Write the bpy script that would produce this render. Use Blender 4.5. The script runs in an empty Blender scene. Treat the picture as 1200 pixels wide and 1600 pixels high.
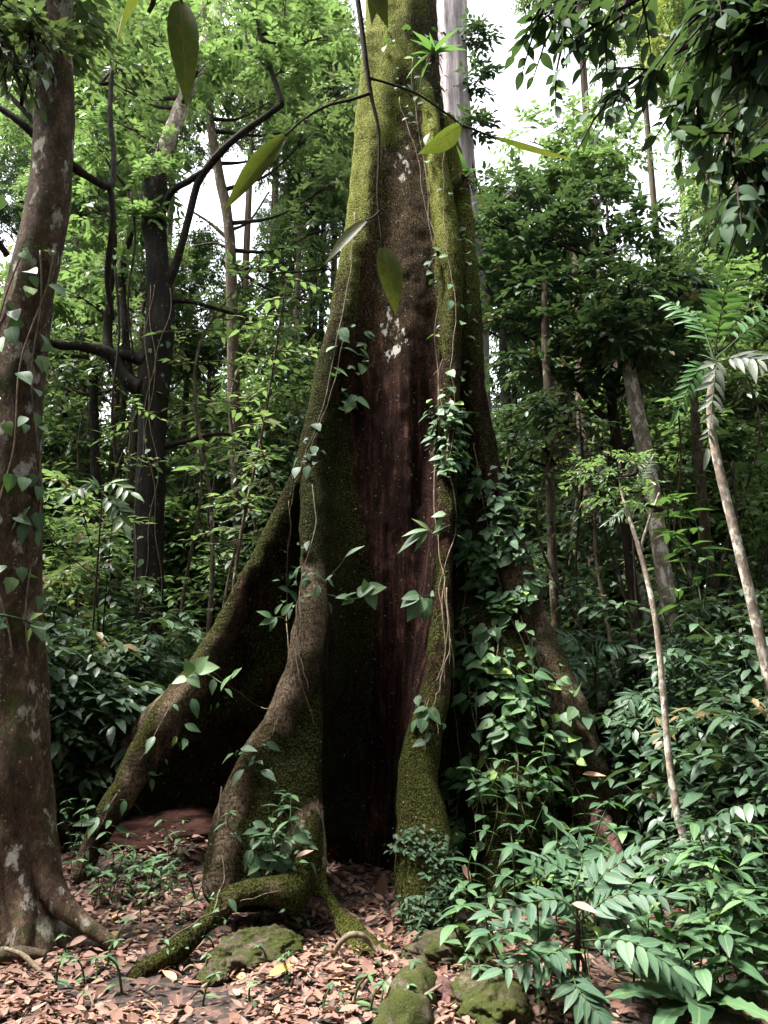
import bpy, math, random
import numpy as np
from mathutils import Vector

rng = np.random.default_rng(7)
S = bpy.context.scene
COL = S.collection
PI = math.pi
# ------------------------------------------------------------------ camera
CAMZ, PITCH, F = 1.6, math.radians(12.0), 1186.0
CP, SP = math.cos(PITCH), math.sin(PITCH)
cd = bpy.data.cameras.new('camera'); cam = bpy.data.objects.new('camera', cd); COL.objects.link(cam)
cam.location = (0, 0, CAMZ); cam.rotation_euler = (PI / 2 + PITCH, 0, 0)
cd.sensor_fit = 'HORIZONTAL'; cd.sensor_width = 36; cd.lens = 36 * F / 1200; cd.clip_end = 400; cd.clip_start = 0.05
S.camera = cam


def P(x, y, Y):
    """world point seen at photo pixel x, y, at world depth Y"""
    u, v = (x - 600) / F, (800 - y) / F
    k = Y / (CP - v * SP)
    return np.array([u * k, Y, CAMZ + k * (SP + v * CP)])


def pxlen(n, Y, y=800):
    """metres that n photo pixels span at depth Y"""
    v = (800 - y) / F
    return n / F * Y / (CP - v * SP)


def project(V):
    d = V[:, 1] * CP + (V[:, 2] - CAMZ) * SP
    h = -V[:, 1] * SP + (V[:, 2] - CAMZ) * CP
    return 600 + F * V[:, 0] / d, 800 - F * h / d, d


def sst(a, b, x):
    t = np.clip((x - a) / (b - a), 0, 1)
    return t * t * (3 - 2 * t)


def gz(x, y):
    """height of the ground"""
    x = np.asarray(x, float); y = np.asarray(y, float)
    z = 2.0 * sst(7.5, 15, y + 0.35 * (x - 3)) * sst(1.2, 5.5, x) + 0.5 * sst(8, 17, y)
    z = z + 0.03 * np.sin(1.7 * x + 0.4) * np.sin(1.3 * y + 1) + 0.015 * np.sin(4.1 * x + y) * np.sin(3.3 * y - x)
    z = z + 0.26 * np.exp(-((x + 1.75) / 0.75) ** 2 - ((y - 7.1) / 0.55) ** 2)
    return z


# ------------------------------------------------------------------ noise
def _hash(ix, iy, iz, seed):
    h = (ix * 374761393 + iy * 668265263 + iz * 2147483647 + seed * 1274126177) & 0xFFFFFFFF
    h = ((h ^ (h >> 13)) * 1274126177) & 0xFFFFFFFF
    h = h ^ (h >> 16)
    return (h & 0xFFFF) / 65535.0


def vnoise(Pt, freq, seed=0):
    q = Pt * np.asarray(freq, float)
    i = np.floor(q).astype(np.int64); f = q - i
    f = f * f * (3 - 2 * f)
    r = 0
    for dx in (0, 1):
        for dy in (0, 1):
            for dz in (0, 1):
                w = (f[:, 0] if dx else 1 - f[:, 0]) * (f[:, 1] if dy else 1 - f[:, 1]) * (f[:, 2] if dz else 1 - f[:, 2])
                r = r + w * _hash(i[:, 0] + dx, i[:, 1] + dy, i[:, 2] + dz, seed)
    return r


# ------------------------------------------------------------------ mesh helpers
class MB:
    """collects vertices and faces, then becomes ONE mesh"""
    def __init__(s):
        s.v, s.f3, s.f4, s.a, s.uv, s.n = [], [], [], [], [], 0

    def add(s, v, f3=None, f4=None, var=None, uv=None):
        v = np.asarray(v, np.float32)
        if f3 is not None and len(f3): s.f3.append(np.asarray(f3, np.int64) + s.n)
        if f4 is not None and len(f4): s.f4.append(np.asarray(f4, np.int64) + s.n)
        s.v.append(v)
        s.a.append(np.full(len(v), 0.5, np.float32) if var is None else np.broadcast_to(np.asarray(var, np.float32), (len(v),)))
        s.uv.append(np.zeros((len(v), 2), np.float32) if uv is None else np.asarray(uv, np.float32))
        s.n += len(v)
        return s

    def mesh(s, name, mat, smooth=True):
        V = np.concatenate(s.v)
        f3 = np.concatenate(s.f3) if s.f3 else np.zeros((0, 3), np.int64)
        f4 = np.concatenate(s.f4) if s.f4 else np.zeros((0, 4), np.int64)
        me = make_mesh(name, V, f3, f4, smooth)
        at = me.attributes.new('var', 'FLOAT', 'POINT'); at.data.foreach_set('value', np.concatenate(s.a).astype(np.float32))
        at = me.attributes.new('luv', 'FLOAT2', 'POINT'); at.data.foreach_set('vector', np.concatenate(s.uv).astype(np.float32).ravel())
        if mat: me.materials.append(mat)
        return me

    def obj(s, name, mat, parent=None, smooth=True):
        return link(name, s.mesh(name, mat, smooth), parent)


def make_mesh(name, V, f3, f4, smooth=True):
    me = bpy.data.meshes.new(name)
    me.vertices.add(len(V)); me.vertices.foreach_set('co', np.ascontiguousarray(V, np.float32).ravel())
    nl = 3 * len(f3) + 4 * len(f4); npol = len(f3) + len(f4)
    me.loops.add(nl); me.polygons.add(npol)
    me.loops.foreach_set('vertex_index', np.concatenate([np.asarray(f3).ravel(), np.asarray(f4).ravel()]).astype(np.int32))
    st = np.concatenate([np.arange(len(f3)) * 3, 3 * len(f3) + np.arange(len(f4)) * 4]).astype(np.int32)
    me.polygons.foreach_set('loop_start', st)
    me.polygons.foreach_set('use_smooth', np.full(npol, smooth))
    me.update(calc_edges=True)
    return me


def link(name, me, parent=None):
    o = bpy.data.objects.new(name, me); COL.objects.link(o)
    if parent is not None: o.parent = parent
    return o


def tag(o, label=None, cat=None, group=None, kind=None):
    if label: o['label'] = label
    if cat: o['category'] = cat
    if group: o['group'] = group
    if kind: o['kind'] = kind
    return o


def thing(name, label, cat, loc=(0, 0, 0), group=None, rz=0, sc=1):
    o = bpy.data.objects.new(name, None); COL.objects.link(o)
    o.location = loc; o.rotation_euler = (0, 0, rz); o.scale = (sc, sc, sc); o.empty_display_size = .1
    return tag(o, label, cat, group)


def dup(root, loc, rz=0, sc=1, label=None, group=None, tilt=(0, 0)):
    r = root.copy(); COL.objects.link(r); r.location = loc; r.rotation_euler = (tilt[0], tilt[1], rz)
    r.scale = (sc, sc, sc) if np.isscalar(sc) else sc
    if label: r['label'] = label
    if group: r['group'] = group
    for ch in list(root.children):
        c = ch.copy(); COL.objects.link(c); c.parent = r
    return r


def catmull(pts, n):
    """resample a polyline (rows may carry radius etc. in extra columns) smoothly"""
    p = np.asarray(pts, float)
    if len(p) == 2: return p[0] + (p[1] - p[0]) * np.linspace(0, 1, n)[:, None]
    q = np.vstack([2 * p[0] - p[1], p, 2 * p[-1] - p[-2]])
    t = np.linspace(0, len(p) - 1 - 1e-9, n); i = t.astype(int); u = (t - i)[:, None]
    a, b, c, d = q[i], q[i + 1], q[i + 2], q[i + 3]
    return 0.5 * (2 * b + (c - a) * u + (2 * a - 5 * b + 4 * c - d) * u * u + (3 * b - a - 3 * c + d) * u ** 3)


def tube(mb, pts, seg=8, wob=0.0, seed=0, cap=True, var=.5):
    """rows x, y, z, r -> tube"""
    p = np.asarray(pts, float); c, r = p[:, :3], p[:, 3]
    n = len(p)
    t = np.gradient(c, axis=0); t /= np.linalg.norm(t, axis=1)[:, None] + 1e-9
    ref = np.array([0, 1.0, 0.13]) if abs(t[:, 1]).mean() < .8 else np.array([1.0, 0, .1])
    a = np.cross(t, ref); a /= np.linalg.norm(a, axis=1)[:, None] + 1e-9
    b = np.cross(t, a)
    th = np.arange(seg) * 2 * PI / seg
    ring = a[:, None, :] * np.cos(th)[None, :, None] + b[:, None, :] * np.sin(th)[None, :, None]
    rr = np.repeat(r[:, None], seg, 1)
    if wob:
        q = (c[:, None, :] + ring * rr[:, :, None]).reshape(-1, 3)
        s_ = 1.0 / max(r.mean(), .01)
        nz = vnoise(q, (s_ * .9, s_ * .9, s_ * .35), seed) - .5 + .5 * (vnoise(q, (s_ * 2.4, s_ * 2.4, s_ * .8), seed + 3) - .5)
        rr = rr * (1 + wob * 2 * nz.reshape(n, seg))
    V = (c[:, None, :] + ring * rr[:, :, None]).reshape(-1, 3)
    i = np.arange(n - 1)[:, None] * seg; j = np.arange(seg)[None, :]; k = (j + 1) % seg
    f4 = np.stack([i + j, i + k, i + seg + k, i + seg + j], -1).reshape(-1, 4)
    f3 = []
    if cap:
        V = np.vstack([V, c[0], c[-1]]); m = n * seg
        for q in range(seg):
            f3.append((m, (q + 1) % seg, q)); f3.append((m + 1, (n - 1) * seg + q, (n - 1) * seg + (q + 1) % seg))
    uv = np.zeros((len(V), 2)); mb.add(V, f3, f4, var, uv)


def pxpath(rows, n=0):
    """rows (px, py, Y, r_px) -> x, y, z, r"""
    out = [list(P(a, b, c)) + [pxlen(d, c, b)] for a, b, c, d in rows]
    return catmull(out, n or 6 * len(rows))


# ------------------------------------------------------------------ leaves
def leaf(n=3, w=.42, fold=.12, droop=.12, shape=1.0, tipw=1.0, wave=0.0):
    """a leaf along +X, unit long; n sections"""
    V, UV, f3, f4 = [(0, 0, 0)], [(0, .5)], [], []
    for i in range(1, n):
        t = i / n
        pr = (math.sin(PI * t ** shape)) ** tipw
        hw = w / 2 * pr
        z = -droop * t * t
        wv = wave * (1 if i % 2 else -1)
        V += [(t - .04, hw, z + fold * hw * 2 + wv), (t, 0, z), (t - .04, -hw, z + fold * hw * 2 - wv)]
        UV += [(t, .5 + .5 * pr), (t, .5), (t, .5 - .5 * pr)]
    V.append((1, 0, -droop)); UV.append((1, .5)); m = len(V) - 1
    f3 += [(0, 2, 1), (0, 3, 2)]
    for i in range(n - 2):
        a = 1 + 3 * i
        f4 += [(a, a + 1, a + 4, a + 3), (a + 1, a + 2, a + 5, a + 4)]
    a = 1 + 3 * (n - 2)
    f3 += [(a, a + 1, m), (a + 1, a + 2, m)]
    return np.array(V, float), np.array(f3), (np.array(f4) if f4 else None), np.array(UV, float)


LF0 = leaf(2, .44, .15, .12)
LF0W = leaf(2, .62, .12, .12, .8)
LF1 = leaf(3, .44, .12, .18, .9)
LF2 = leaf(6, .46, .16, .22, .85)
LF2N = leaf(7, .26, .16, .25, .9)
HEART = leaf(6, .72, .10, .22, .62, .8)
HEART1 = leaf(4, .66, .10, .2, .7, .8)
LONG = leaf(7, .21, .15, .5, .7)


def nrm(a):
    return a / (np.linalg.norm(a, axis=-1, keepdims=True) + 1e-9)


def scatter(mb, tpl, pos, d, up, size, var, wscale=None):
    """copies of a leaf template merged into the mesh builder"""
    v, f3, f4, uv = tpl
    pos = np.asarray(pos, float); N = len(pos)
    if not N: return
    X = nrm(np.asarray(d, float)); Y = nrm(np.cross(np.asarray(up, float), X)); Z = np.cross(X, Y)
    s = np.broadcast_to(np.asarray(size, float), (N,))[:, None, None]
    ws = 1 if wscale is None else np.asarray(wscale)[:, None, None]
    V = pos[:, None, :] + s * (v[None, :, 0:1] * X[:, None, :] + ws * v[None, :, 1:2] * Y[:, None, :] + v[None, :, 2:3] * Z[:, None, :])
    m = len(v); off = (np.arange(N) * m)[:, None, None]
    mb.add(V.reshape(-1, 3), (f3[None] + off).reshape(-1, 3), None if f4 is None else (f4[None] + off).reshape(-1, 4),
           np.repeat(np.broadcast_to(np.asarray(var, float), (N,)), m), np.tile(uv, (N, 1)))


def rdir(n, zlo=-1, zhi=1, r=None):
    r = r or rng
    z = r.uniform(zlo, zhi, n); a = r.uniform(0, 2 * PI, n); q = np.sqrt(np.maximum(0, 1 - z * z))
    return np.stack([q * np.cos(a), q * np.sin(a), z], 1)


def sprays(mb, pos, d, k, length, lsize, tpl, droop=.3, spread=1.0, var=None, twig=None, r=None, leafdroop=.25):
    """leafy twigs: pos (N,3) starts, d (N,3) directions; k leaves each, alternate on both sides in a flattish plane"""
    r = r or rng
    N = len(pos); d = nrm(d)
    side = nrm(np.cross(d, np.array([0, 0, 1.0])) + 1e-6); upv = np.cross(side, d)
    L = length * r.uniform(.6, 1.3, N)
    base_var = r.uniform(.15, .85, N) if var is None else np.broadcast_to(np.asarray(var, float), (N,))
    ps, ds, us, ss, vs = [], [], [], [], []
    for i in range(k):
        t = (i + .7) / k
        p = pos + d * (L * t)[:, None]; p[:, 2] -= droop * L * t * t
        sg = 1 if i % 2 else -1
        if i == k - 1: ld = d.copy()
        else: ld = d * .55 + side * sg * spread * r.uniform(.6, 1.1, N)[:, None]
        ld = nrm(ld) + r.normal(0, .18, (N, 3)); ld[:, 2] -= leafdroop * r.uniform(.2, 1.8, N)
        ps.append(p); ds.append(ld); us.append(upv * .8 + np.array([0, 0, .7]) + r.normal(0, .3, (N, 3)))
        ss.append(lsize * r.uniform(.65, 1.2, N)); vs.append(np.clip(base_var + r.normal(0, .16, N), 0, 1))
    scatter(mb, tpl, np.concatenate(ps), np.concatenate(ds), np.concatenate(us), np.concatenate(ss), np.concatenate(vs))
    if twig is not None:
        for q in range(N):
            e = pos[q] + d[q] * L[q]; e2 = e - np.array([0, 0, droop * L[q]])
            m = pos[q] + d[q] * L[q] * .5 - np.array([0, 0, droop * L[q] * .25])
            tube(twig, [[*pos[q], .006 + lsize * .02], [*m, .005 + lsize * .01], [*e2, .003]], 4, cap=False)


def clumps(mb, cl, nspray, k, length, lsize, tpl, r=None, twig=None, **kw):
    """leaf clumps: cl rows x, y, z, radius"""
    r = r or rng
    for (x, y, z, rad) in cl:
        n = max(3, int(nspray * r.uniform(.7, 1.3)))
        dd = rdir(n, -.45, .95, r)
        pos = np.array([x, y, z]) + dd * rad * (r.uniform(.05, 1, (n, 1)) ** .6) * np.array([1, 1, .7])
        out = dd * np.array([1, 1, .45]) + r.normal(0, .35, (n, 3))
        sprays(mb, pos, out, k, length, lsize, tpl, var=np.clip(r.uniform(.25, .75) + r.normal(0, .15, n), 0, 1), r=r, twig=twig, **kw)


# ------------------------------------------------------------------ materials
def new_mat(name):
    m = bpy.data.materials.new(name); m.use_nodes = True
    nt = m.node_tree; nt.nodes.clear()
    return m, nt, nt.nodes, nt.links


def N(nt, t, **kw):
    n = nt.nodes.new(t)
    for k, v in kw.items():
        if k.startswith('i_'): n.inputs[k[2:].replace('_', ' ')].default_value = v
        else: setattr(n, k, v)
    return n


def ramp(nt, stops, interp='LINEAR'):
    n = nt.nodes.new('ShaderNodeValToRGB'); e = n.color_ramp.elements; n.color_ramp.interpolation = interp
    while len(e) < len(stops): e.new(.5)
    for i, (p, c) in enumerate(stops): e[i].position = p; e[i].color = (*c, 1) if len(c) == 3 else c
    return n


def mixc(nt, fac, a, b, blend='MIX'):
    n = nt.nodes.new('ShaderNodeMix'); n.data_type = 'RGBA'; n.blend_type = blend
    for s, v in ((n.inputs[0], fac), (n.inputs[6], a), (n.inputs[7], b)):
        if hasattr(v, 'links') or hasattr(v, 'is_linked'): nt.links.new(v, s)
        elif isinstance(v, (int, float)): s.default_value = v
        else: s.default_value = (*v, 1)
    return n.outputs[2]


def math_(nt, op, a, b=None, clamp=False):
    n = nt.nodes.new('ShaderNodeMath'); n.operation = op; n.use_clamp = clamp
    for s, v in ((n.inputs[0], a), (n.inputs[1], b)):
        if v is None: continue
        if hasattr(v, 'is_linked'): nt.links.new(v, s)
        else: s.default_value = v
    return n.outputs[0]


def noise(nt, co, scale, detail=4, rough=.6, mapping=None):
    if mapping:
        mp = N(nt, 'ShaderNodeMapping'); mp.inputs['Scale'].default_value = mapping; nt.links.new(co, mp.inputs[0]); co = mp.outputs[0]
    n = N(nt, 'ShaderNodeTexNoise'); n.inputs['Scale'].default_value = scale; n.inputs['Detail'].default_value = detail
    n.inputs['Roughness'].default_value = rough; nt.links.new(co, n.inputs['Vector'])
    return n.outputs['Fac']


def leaf_mat(name, stops, trans=.3, tcol=(.16, .26, .03), rough=.36, spec=.5, vein=.0, blotch=None, thr=.48):
    m, nt, nd, lk = new_mat(name)
    out = N(nt, 'ShaderNodeOutputMaterial'); b = N(nt, 'ShaderNodeBsdfPrincipled')
    at = N(nt, 'ShaderNodeAttribute', attribute_name='var')
    oi = N(nt, 'ShaderNodeObjectInfo')
    v = math_(nt, 'ADD', at.outputs['Fac'], math_(nt, 'MULTIPLY', math_(nt, 'SUBTRACT', oi.outputs['Random'], .5), .35), True)
    r = ramp(nt, stops); lk.new(v, r.inputs[0]); c = r.outputs[0]
    if vein or blotch:
        luv = N(nt, 'ShaderNodeAttribute', attribute_name='luv')
        sx = N(nt, 'ShaderNodeSeparateXYZ'); lk.new(luv.outputs['Vector'], sx.inputs[0])
        d = math_(nt, 'ABSOLUTE', math_(nt, 'SUBTRACT', sx.outputs[1], .5))
        mid = math_(nt, 'LESS_THAN', d, .028)
        side = math_(nt, 'LESS_THAN', math_(nt, 'FRACT', math_(nt, 'SUBTRACT', math_(nt, 'MULTIPLY', sx.outputs[0], 9.0), math_(nt, 'MULTIPLY', d, 5.0))), .12)
        vv = math_(nt, 'ADD', math_(nt, 'MULTIPLY', mid, vein), math_(nt, 'MULTIPLY', side, vein * .35), True)
        c = mixc(nt, vv, c, (.22, .28, .10))
        bp = N(nt, 'ShaderNodeBump'); bp.inputs['Strength'].default_value = .35; bp.inputs['Distance'].default_value = .01
        lk.new(vv, bp.inputs['Height']); lk.new(bp.outputs[0], b.inputs['Normal'])
        if blotch:
            tc = N(nt, 'ShaderNodeTexCoord')
            nn = noise(nt, tc.outputs['Object'], 32, 3, .6)
            rr = ramp(nt, [(thr, (0, 0, 0)), (thr + .08, (1, 1, 1))]); lk.new(nn, rr.inputs[0])
            c = mixc(nt, rr.outputs[0], c, blotch)
    lk.new(c, b.inputs['Base Color']); b.inputs['Roughness'].default_value = rough
    b.inputs['Specular IOR Level'].default_value = spec
    if trans:
        t = N(nt, 'ShaderNodeBsdfTranslucent')
        lk.new(mixc(nt, .75, c, tcol), t.inputs[0])
        mx = N(nt, 'ShaderNodeMixShader'); mx.inputs[0].default_value = trans
        lk.new(b.outputs[0], mx.inputs[1]); lk.new(t.outputs[0], mx.inputs[2]); lk.new(mx.outputs[0], out.inputs[0])
    else: lk.new(b.outputs[0], out.inputs[0])
    return m


def bark_mat(name, dark, mid, pale=None, pale_amt=.5, moss=None, moss_amt=.0, scale=1.0, stretch=(1, 1, .25), bump=.6, rings=0.0, rough=.9):
    m, nt, nd, lk = new_mat(name)
    out = N(nt, 'ShaderNodeOutputMaterial'); b = N(nt, 'ShaderNodeBsdfPrincipled')
    tc = N(nt, 'ShaderNodeTexCoord'); co = tc.outputs['Object']
    n1 = noise(nt, co, 9 * scale, 6, .65, stretch); n2 = noise(nt, co, 45 * scale, 5, .7, stretch)
    r = ramp(nt, [(.40, dark), (.52, tuple(.6 * a + .4 * b for a, b in zip(dark, mid))), (.62, mid)]); lk.new(math_(nt, 'ADD', math_(nt, 'MULTIPLY', n1, .6), math_(nt, 'MULTIPLY', n2, .4)), r.inputs[0])
    c = r.outputs[0]
    if pale:
        n3 = noise(nt, co, 5.5 * scale, 5, .62, (1, 1, .55)); lo = .68 - .25 * pale_amt
        rp = ramp(nt, [(lo, (0, 0, 0)), (lo + .05, (1, 1, 1))]); lk.new(n3, rp.inputs[0])
        n4 = noise(nt, co, 40 * scale, 3, .6)
        c = mixc(nt, math_(nt, 'MULTIPLY', rp.outputs[0], math_(nt, 'ADD', math_(nt, 'MULTIPLY', n4, .8), .2)), c, pale)
    if moss:
        n5 = noise(nt, co, 3.2 * scale, 6, .7); lo = .75 - .45 * moss_amt
        rm = ramp(nt, [(lo, (0, 0, 0)), (lo + .14, (1, 1, 1))]); lk.new(n5, rm.inputs[0])
        n6 = noise(nt, co, 90 * scale, 3, .7)
        mc = ramp(nt, [(.3, tuple(x * .45 for x in moss)), (.7, moss)]); lk.new(n6, mc.inputs[0])
        c = mixc(nt, rm.outputs[0], c, mc.outputs[0])
    lk.new(c, b.inputs['Base Color']); b.inputs['Roughness'].default_value = rough; b.inputs['Specular IOR Level'].default_value = .12
    h = math_(nt, 'ADD', math_(nt, 'MULTIPLY', n1, .6), math_(nt, 'MULTIPLY', n2, .5))
    bl = noise(nt, co, 3.5 * scale, 5, .7, (1, 1, .6)); nspk = noise(nt, co, 26 * scale, 2, .5)
    c2 = mixc(nt, .6, c, mixc(nt, bl, (0, 0, 0), (2.2, 2.2, 2.2)), 'MULTIPLY')
    rsp = ramp(nt, [(.69, (0, 0, 0)), (.72, (1, 1, 1))]); lk.new(nspk, rsp.inputs[0])
    lk.new(mixc(nt, math_(nt, 'MULTIPLY', rsp.outputs[0], .5 if pale else 0), c2, pale or (.3, .3, .3)), b.inputs['Base Color'])
    if rings:
        w = N(nt, 'ShaderNodeTexWave', bands_direction='Z'); w.inputs['Scale'].default_value = 14 * scale; w.inputs['Distortion'].default_value = 4
        w.inputs['Detail'].default_value = 3; lk.new(co, w.inputs['Vector']); h = math_(nt, 'ADD', h, math_(nt, 'MULTIPLY', w.outputs['Fac'], rings))
    bp = N(nt, 'ShaderNodeBump'); bp.inputs['Strength'].default_value = bump; bp.inputs['Distance'].default_value = .05 / scale
    lk.new(h, bp.inputs['Height']); lk.new(bp.outputs[0], b.inputs['Normal']); lk.new(b.outputs[0], out.inputs[0])
    return m


def giant_mat():
    m, nt, nd, lk = new_mat('buttress_bark')
    out = N(nt, 'ShaderNodeOutputMaterial'); b = N(nt, 'ShaderNodeBsdfPrincipled')
    co = N(nt, 'ShaderNodeTexCoord').outputs['Object']
    A = lambda n: N(nt, 'ShaderNodeAttribute', attribute_name=n).outputs['Fac']
    fur = noise(nt, co, 16, 6, .65, (1, 1, .09)); fine = noise(nt, co, 60, 5, .7, (1, 1, .5)); big = noise(nt, co, 2.2, 4, .6)
    grain = noise(nt, co, 75, 5, .75)
    r = ramp(nt, [(.41, (.006, .003, .0022)), (.5, (.020, .0085, .0062)), (.57, (.046, .020, .0145)), (.65, (.125, .068, .05))])
    lk.new(math_(nt, 'ADD', math_(nt, 'MULTIPLY', fur, .65), math_(nt, 'MULTIPLY', fine, .35)), r.inputs[0])
    c = r.outputs[0]
    blot = noise(nt, co, 5, 5, .7, (1, 1, .5)); c = mixc(nt, .55, c, mixc(nt, blot, (0, 0, 0), (2.1, 2.1, 2.1)), 'MULTIPLY')
    # paler grey-brown upper bark
    up = A('upper')
    r2 = ramp(nt, [(.42, (.008, .005, .0025)), (.51, (.036, .024, .011)), (.59, (.14, .10, .052))]); lk.new(math_(nt, 'ADD', math_(nt, 'MULTIPLY', fine, .4), math_(nt, 'MULTIPLY', grain, .6)), r2.inputs[0])
    c = mixc(nt, up, c, r2.outputs[0])
    # worn ridge bark, with the light on the crests painted in as pale tan
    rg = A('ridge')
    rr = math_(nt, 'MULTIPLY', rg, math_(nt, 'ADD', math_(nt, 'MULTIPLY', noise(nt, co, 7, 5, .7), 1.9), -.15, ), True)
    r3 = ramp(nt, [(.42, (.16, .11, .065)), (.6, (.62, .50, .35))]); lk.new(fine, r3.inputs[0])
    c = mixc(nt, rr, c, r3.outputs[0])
    # moss
    ms = A('moss')
    mm = math_(nt, 'ADD', ms, math_(nt, 'MULTIPLY', math_(nt, 'SUBTRACT', math_(nt, 'ADD', math_(nt, 'MULTIPLY', big, .45), math_(nt, 'MULTIPLY', fine, .55)), .5), 3.4))
    rm = ramp(nt, [(.44, (0, 0, 0)), (.56, (1, 1, 1))]); lk.new(mm, rm.inputs[0])
    mcol = ramp(nt, [(.42, (.004, .006, .0015)), (.51, (.022, .025, .007)), (.60, (.078, .080, .02))]); lk.new(grain, mcol.inputs[0])
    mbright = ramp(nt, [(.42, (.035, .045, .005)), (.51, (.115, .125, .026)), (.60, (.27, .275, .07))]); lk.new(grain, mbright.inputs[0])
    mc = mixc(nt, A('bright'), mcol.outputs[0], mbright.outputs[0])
    c = mixc(nt, rm.outputs[0], c, mc)
    # lichen splashes
    li = A('lichen')
    ln = noise(nt, co, 17, 4, .6, (1, 1, .45))
    rl = ramp(nt, [(.50, (0, 0, 0)), (.55, (1, 1, 1))]); lk.new(math_(nt, 'ADD', ln, math_(nt, 'MULTIPLY', math_(nt, 'SUBTRACT', li, 1.0), .34)), rl.inputs[0])
    c = mixc(nt, math_(nt, 'MULTIPLY', rl.outputs[0], .8), c, (.55, .54, .48))
    sp = noise(nt, co, 34, 2, .5); rsp = ramp(nt, [(.70, (0, 0, 0)), (.73, (1, 1, 1))]); lk.new(sp, rsp.inputs[0]); c = mixc(nt, math_(nt, 'MULTIPLY', rsp.outputs[0], .65), c, (.34, .33, .28))
    lk.new(c, b.inputs['Base Color']); b.inputs['Roughness'].default_value = 1.0; b.inputs['Specular IOR Level'].default_value = .06
    w = N(nt, 'ShaderNodeTexWave', bands_direction='Z'); w.inputs['Scale'].default_value = 8; w.inputs['Distortion'].default_value = 14
    w.inputs['Detail'].default_value = 4; lk.new(co, w.inputs['Vector'])
    h = math_(nt, 'ADD', math_(nt, 'ADD', math_(nt, 'MULTIPLY', fur, 1.0), math_(nt, 'MULTIPLY', grain, .5)), math_(nt, 'MULTIPLY', math_(nt, 'MULTIPLY', w.outputs['Fac'], A('fin')), .10))
    bp = N(nt, 'ShaderNodeBump'); bp.inputs['Strength'].default_value = 1.0; bp.inputs['Distance'].default_value = .09
    lk.new(h, bp.inputs['Height']); lk.new(bp.outputs[0], b.inputs['Normal']); lk.new(b.outputs[0], out.inputs[0])
    return m


def ground_mat():
    m, nt, nd, lk = new_mat('forest_soil')
    out = N(nt, 'ShaderNodeOutputMaterial'); b = N(nt, 'ShaderNodeBsdfPrincipled')
    co = N(nt, 'ShaderNodeTexCoord').outputs['Object']
    a = noise(nt, co, 6, 8, .7); v = N(nt, 'ShaderNodeTexVoronoi'); v.inputs['Scale'].default_value = 22; lk.new(co, v.inputs['Vector'])
    r = ramp(nt, [(.42, (.010, .006, .0045)), (.52, (.034, .019, .014)), (.62, (.09, .048, .036))])
    sx = N(nt, 'ShaderNodeSeparateColor'); lk.new(v.outputs['Color'], sx.inputs[0])
    lk.new(math_(nt, 'ADD', math_(nt, 'MULTIPLY', a, .7), math_(nt, 'MULTIPLY', sx.outputs[0], .3)), r.inputs[0])
    lk.new(r.outputs[0], b.inputs['Base Color']); b.inputs['Roughness'].default_value = .95
    bp = N(nt, 'ShaderNodeBump'); bp.inputs['Strength'].default_value = .8; bp.inputs['Distance'].default_value = .05
    lk.new(math_(nt, 'ADD', a, math_(nt, 'MULTIPLY', sx.outputs[1], .4)), bp.inputs['Height']); lk.new(bp.outputs[0], b.inputs['Normal'])
    lk.new(b.outputs[0], out.inputs[0])
    return m


M = {}
M['giant'] = giant_mat()
M['soil'] = ground_mat()
M['leaf_dark'] = leaf_mat('dark_glossy_leaf', [(0, (.014, .032, .017)), (.5, (.034, .070, .036)), (.96, (.078, .13, .066)), (1, (.17, .12, .05))], .18, (.10, .17, .04), .47, .42)
M['leaf_mid'] = leaf_mat('green_leaf', [(0, (.015, .034, .014)), (.5, (.036, .070, .028)), (.95, (.082, .13, .055)), (1, (.18, .13, .05))], .3, (.14, .21, .055), .42)
M['leaf_bright'] = leaf_mat('bright_green_leaf', [(0, (.026, .055, .016)), (.5, (.050, .104, .030)), (.94, (.115, .18, .065)), (1, (.22, .17, .06))], .42, (.16, .255, .065), .46)
M['leaf_olive'] = leaf_mat('olive_leaf', [(0, (.03, .045, .010)), (.5, (.07, .095, .02)), (1, (.15, .17, .05))], .4, (.26, .32, .06), .45)
M['vine'] = leaf_mat('vine_leaf', [(0, (.014, .042, .018)), (.5, (.036, .088, .038)), (.85, (.075, .145, .06)), (1, (.17, .27, .06))], .22, (.12, .26, .03), .5, .36, .4, (.13, .10, .035), .66)
M['herb'] = leaf_mat('herb_leaf', [(0, (.022, .055, .026)), (.6, (.054, .115, .056)), (1, (.10, .18, .075))], .22, (.14, .28, .04), .5, .36, .4, (.16, .13, .045), .66)
M['pinnate'] = leaf_mat('pinnate_leaf', [(0, (.025, .058, .034)), (.6, (.052, .108, .064)), (1, (.10, .17, .095))], .2, (.10, .22, .04), .55, .3, .35, (.13, .10, .04), .64)
M['hang'] = leaf_mat('blotched_hanging_leaf', [(0, (.018, .030, .004)), (1, (.035, .05, .006))], .6, (.075, .105, .012), .5, .25, .25, (.08, .062, .008))
M['palm'] = leaf_mat('palm_leaflet', [(0, (.03, .085, .025)), (.6, (.06, .15, .045)), (1, (.12, .22, .08))], .3, (.14, .28, .05), .5, .35, .2, (.14, .11, .04), .64)
M['palm_grey'] = leaf_mat('grey_palm_leaflet', [(0, (.07, .085, .06)), (1, (.16, .185, .14))], .2, (.22, .26, .15), .45, .5, .2)
M['hang_dark'] = leaf_mat('matt_dark_leaf', [(0, (.012, .030, .014)), (.5, (.028, .060, .028)), (1, (.06, .105, .05))], .22, (.09, .16, .035), .7, .15)
M['litter'] = leaf_mat('dead_leaf', [(0, (.05, .024, .020)), (.25, (.16, .078, .062)), (.6, (.195, .112, .086)), (.86, (.31, .195, .152)), (.95, (.44, .28, .10)), (1, (.45, .33, .05))], .1, (.3, .15, .08), .65, .3, .25)
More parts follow.
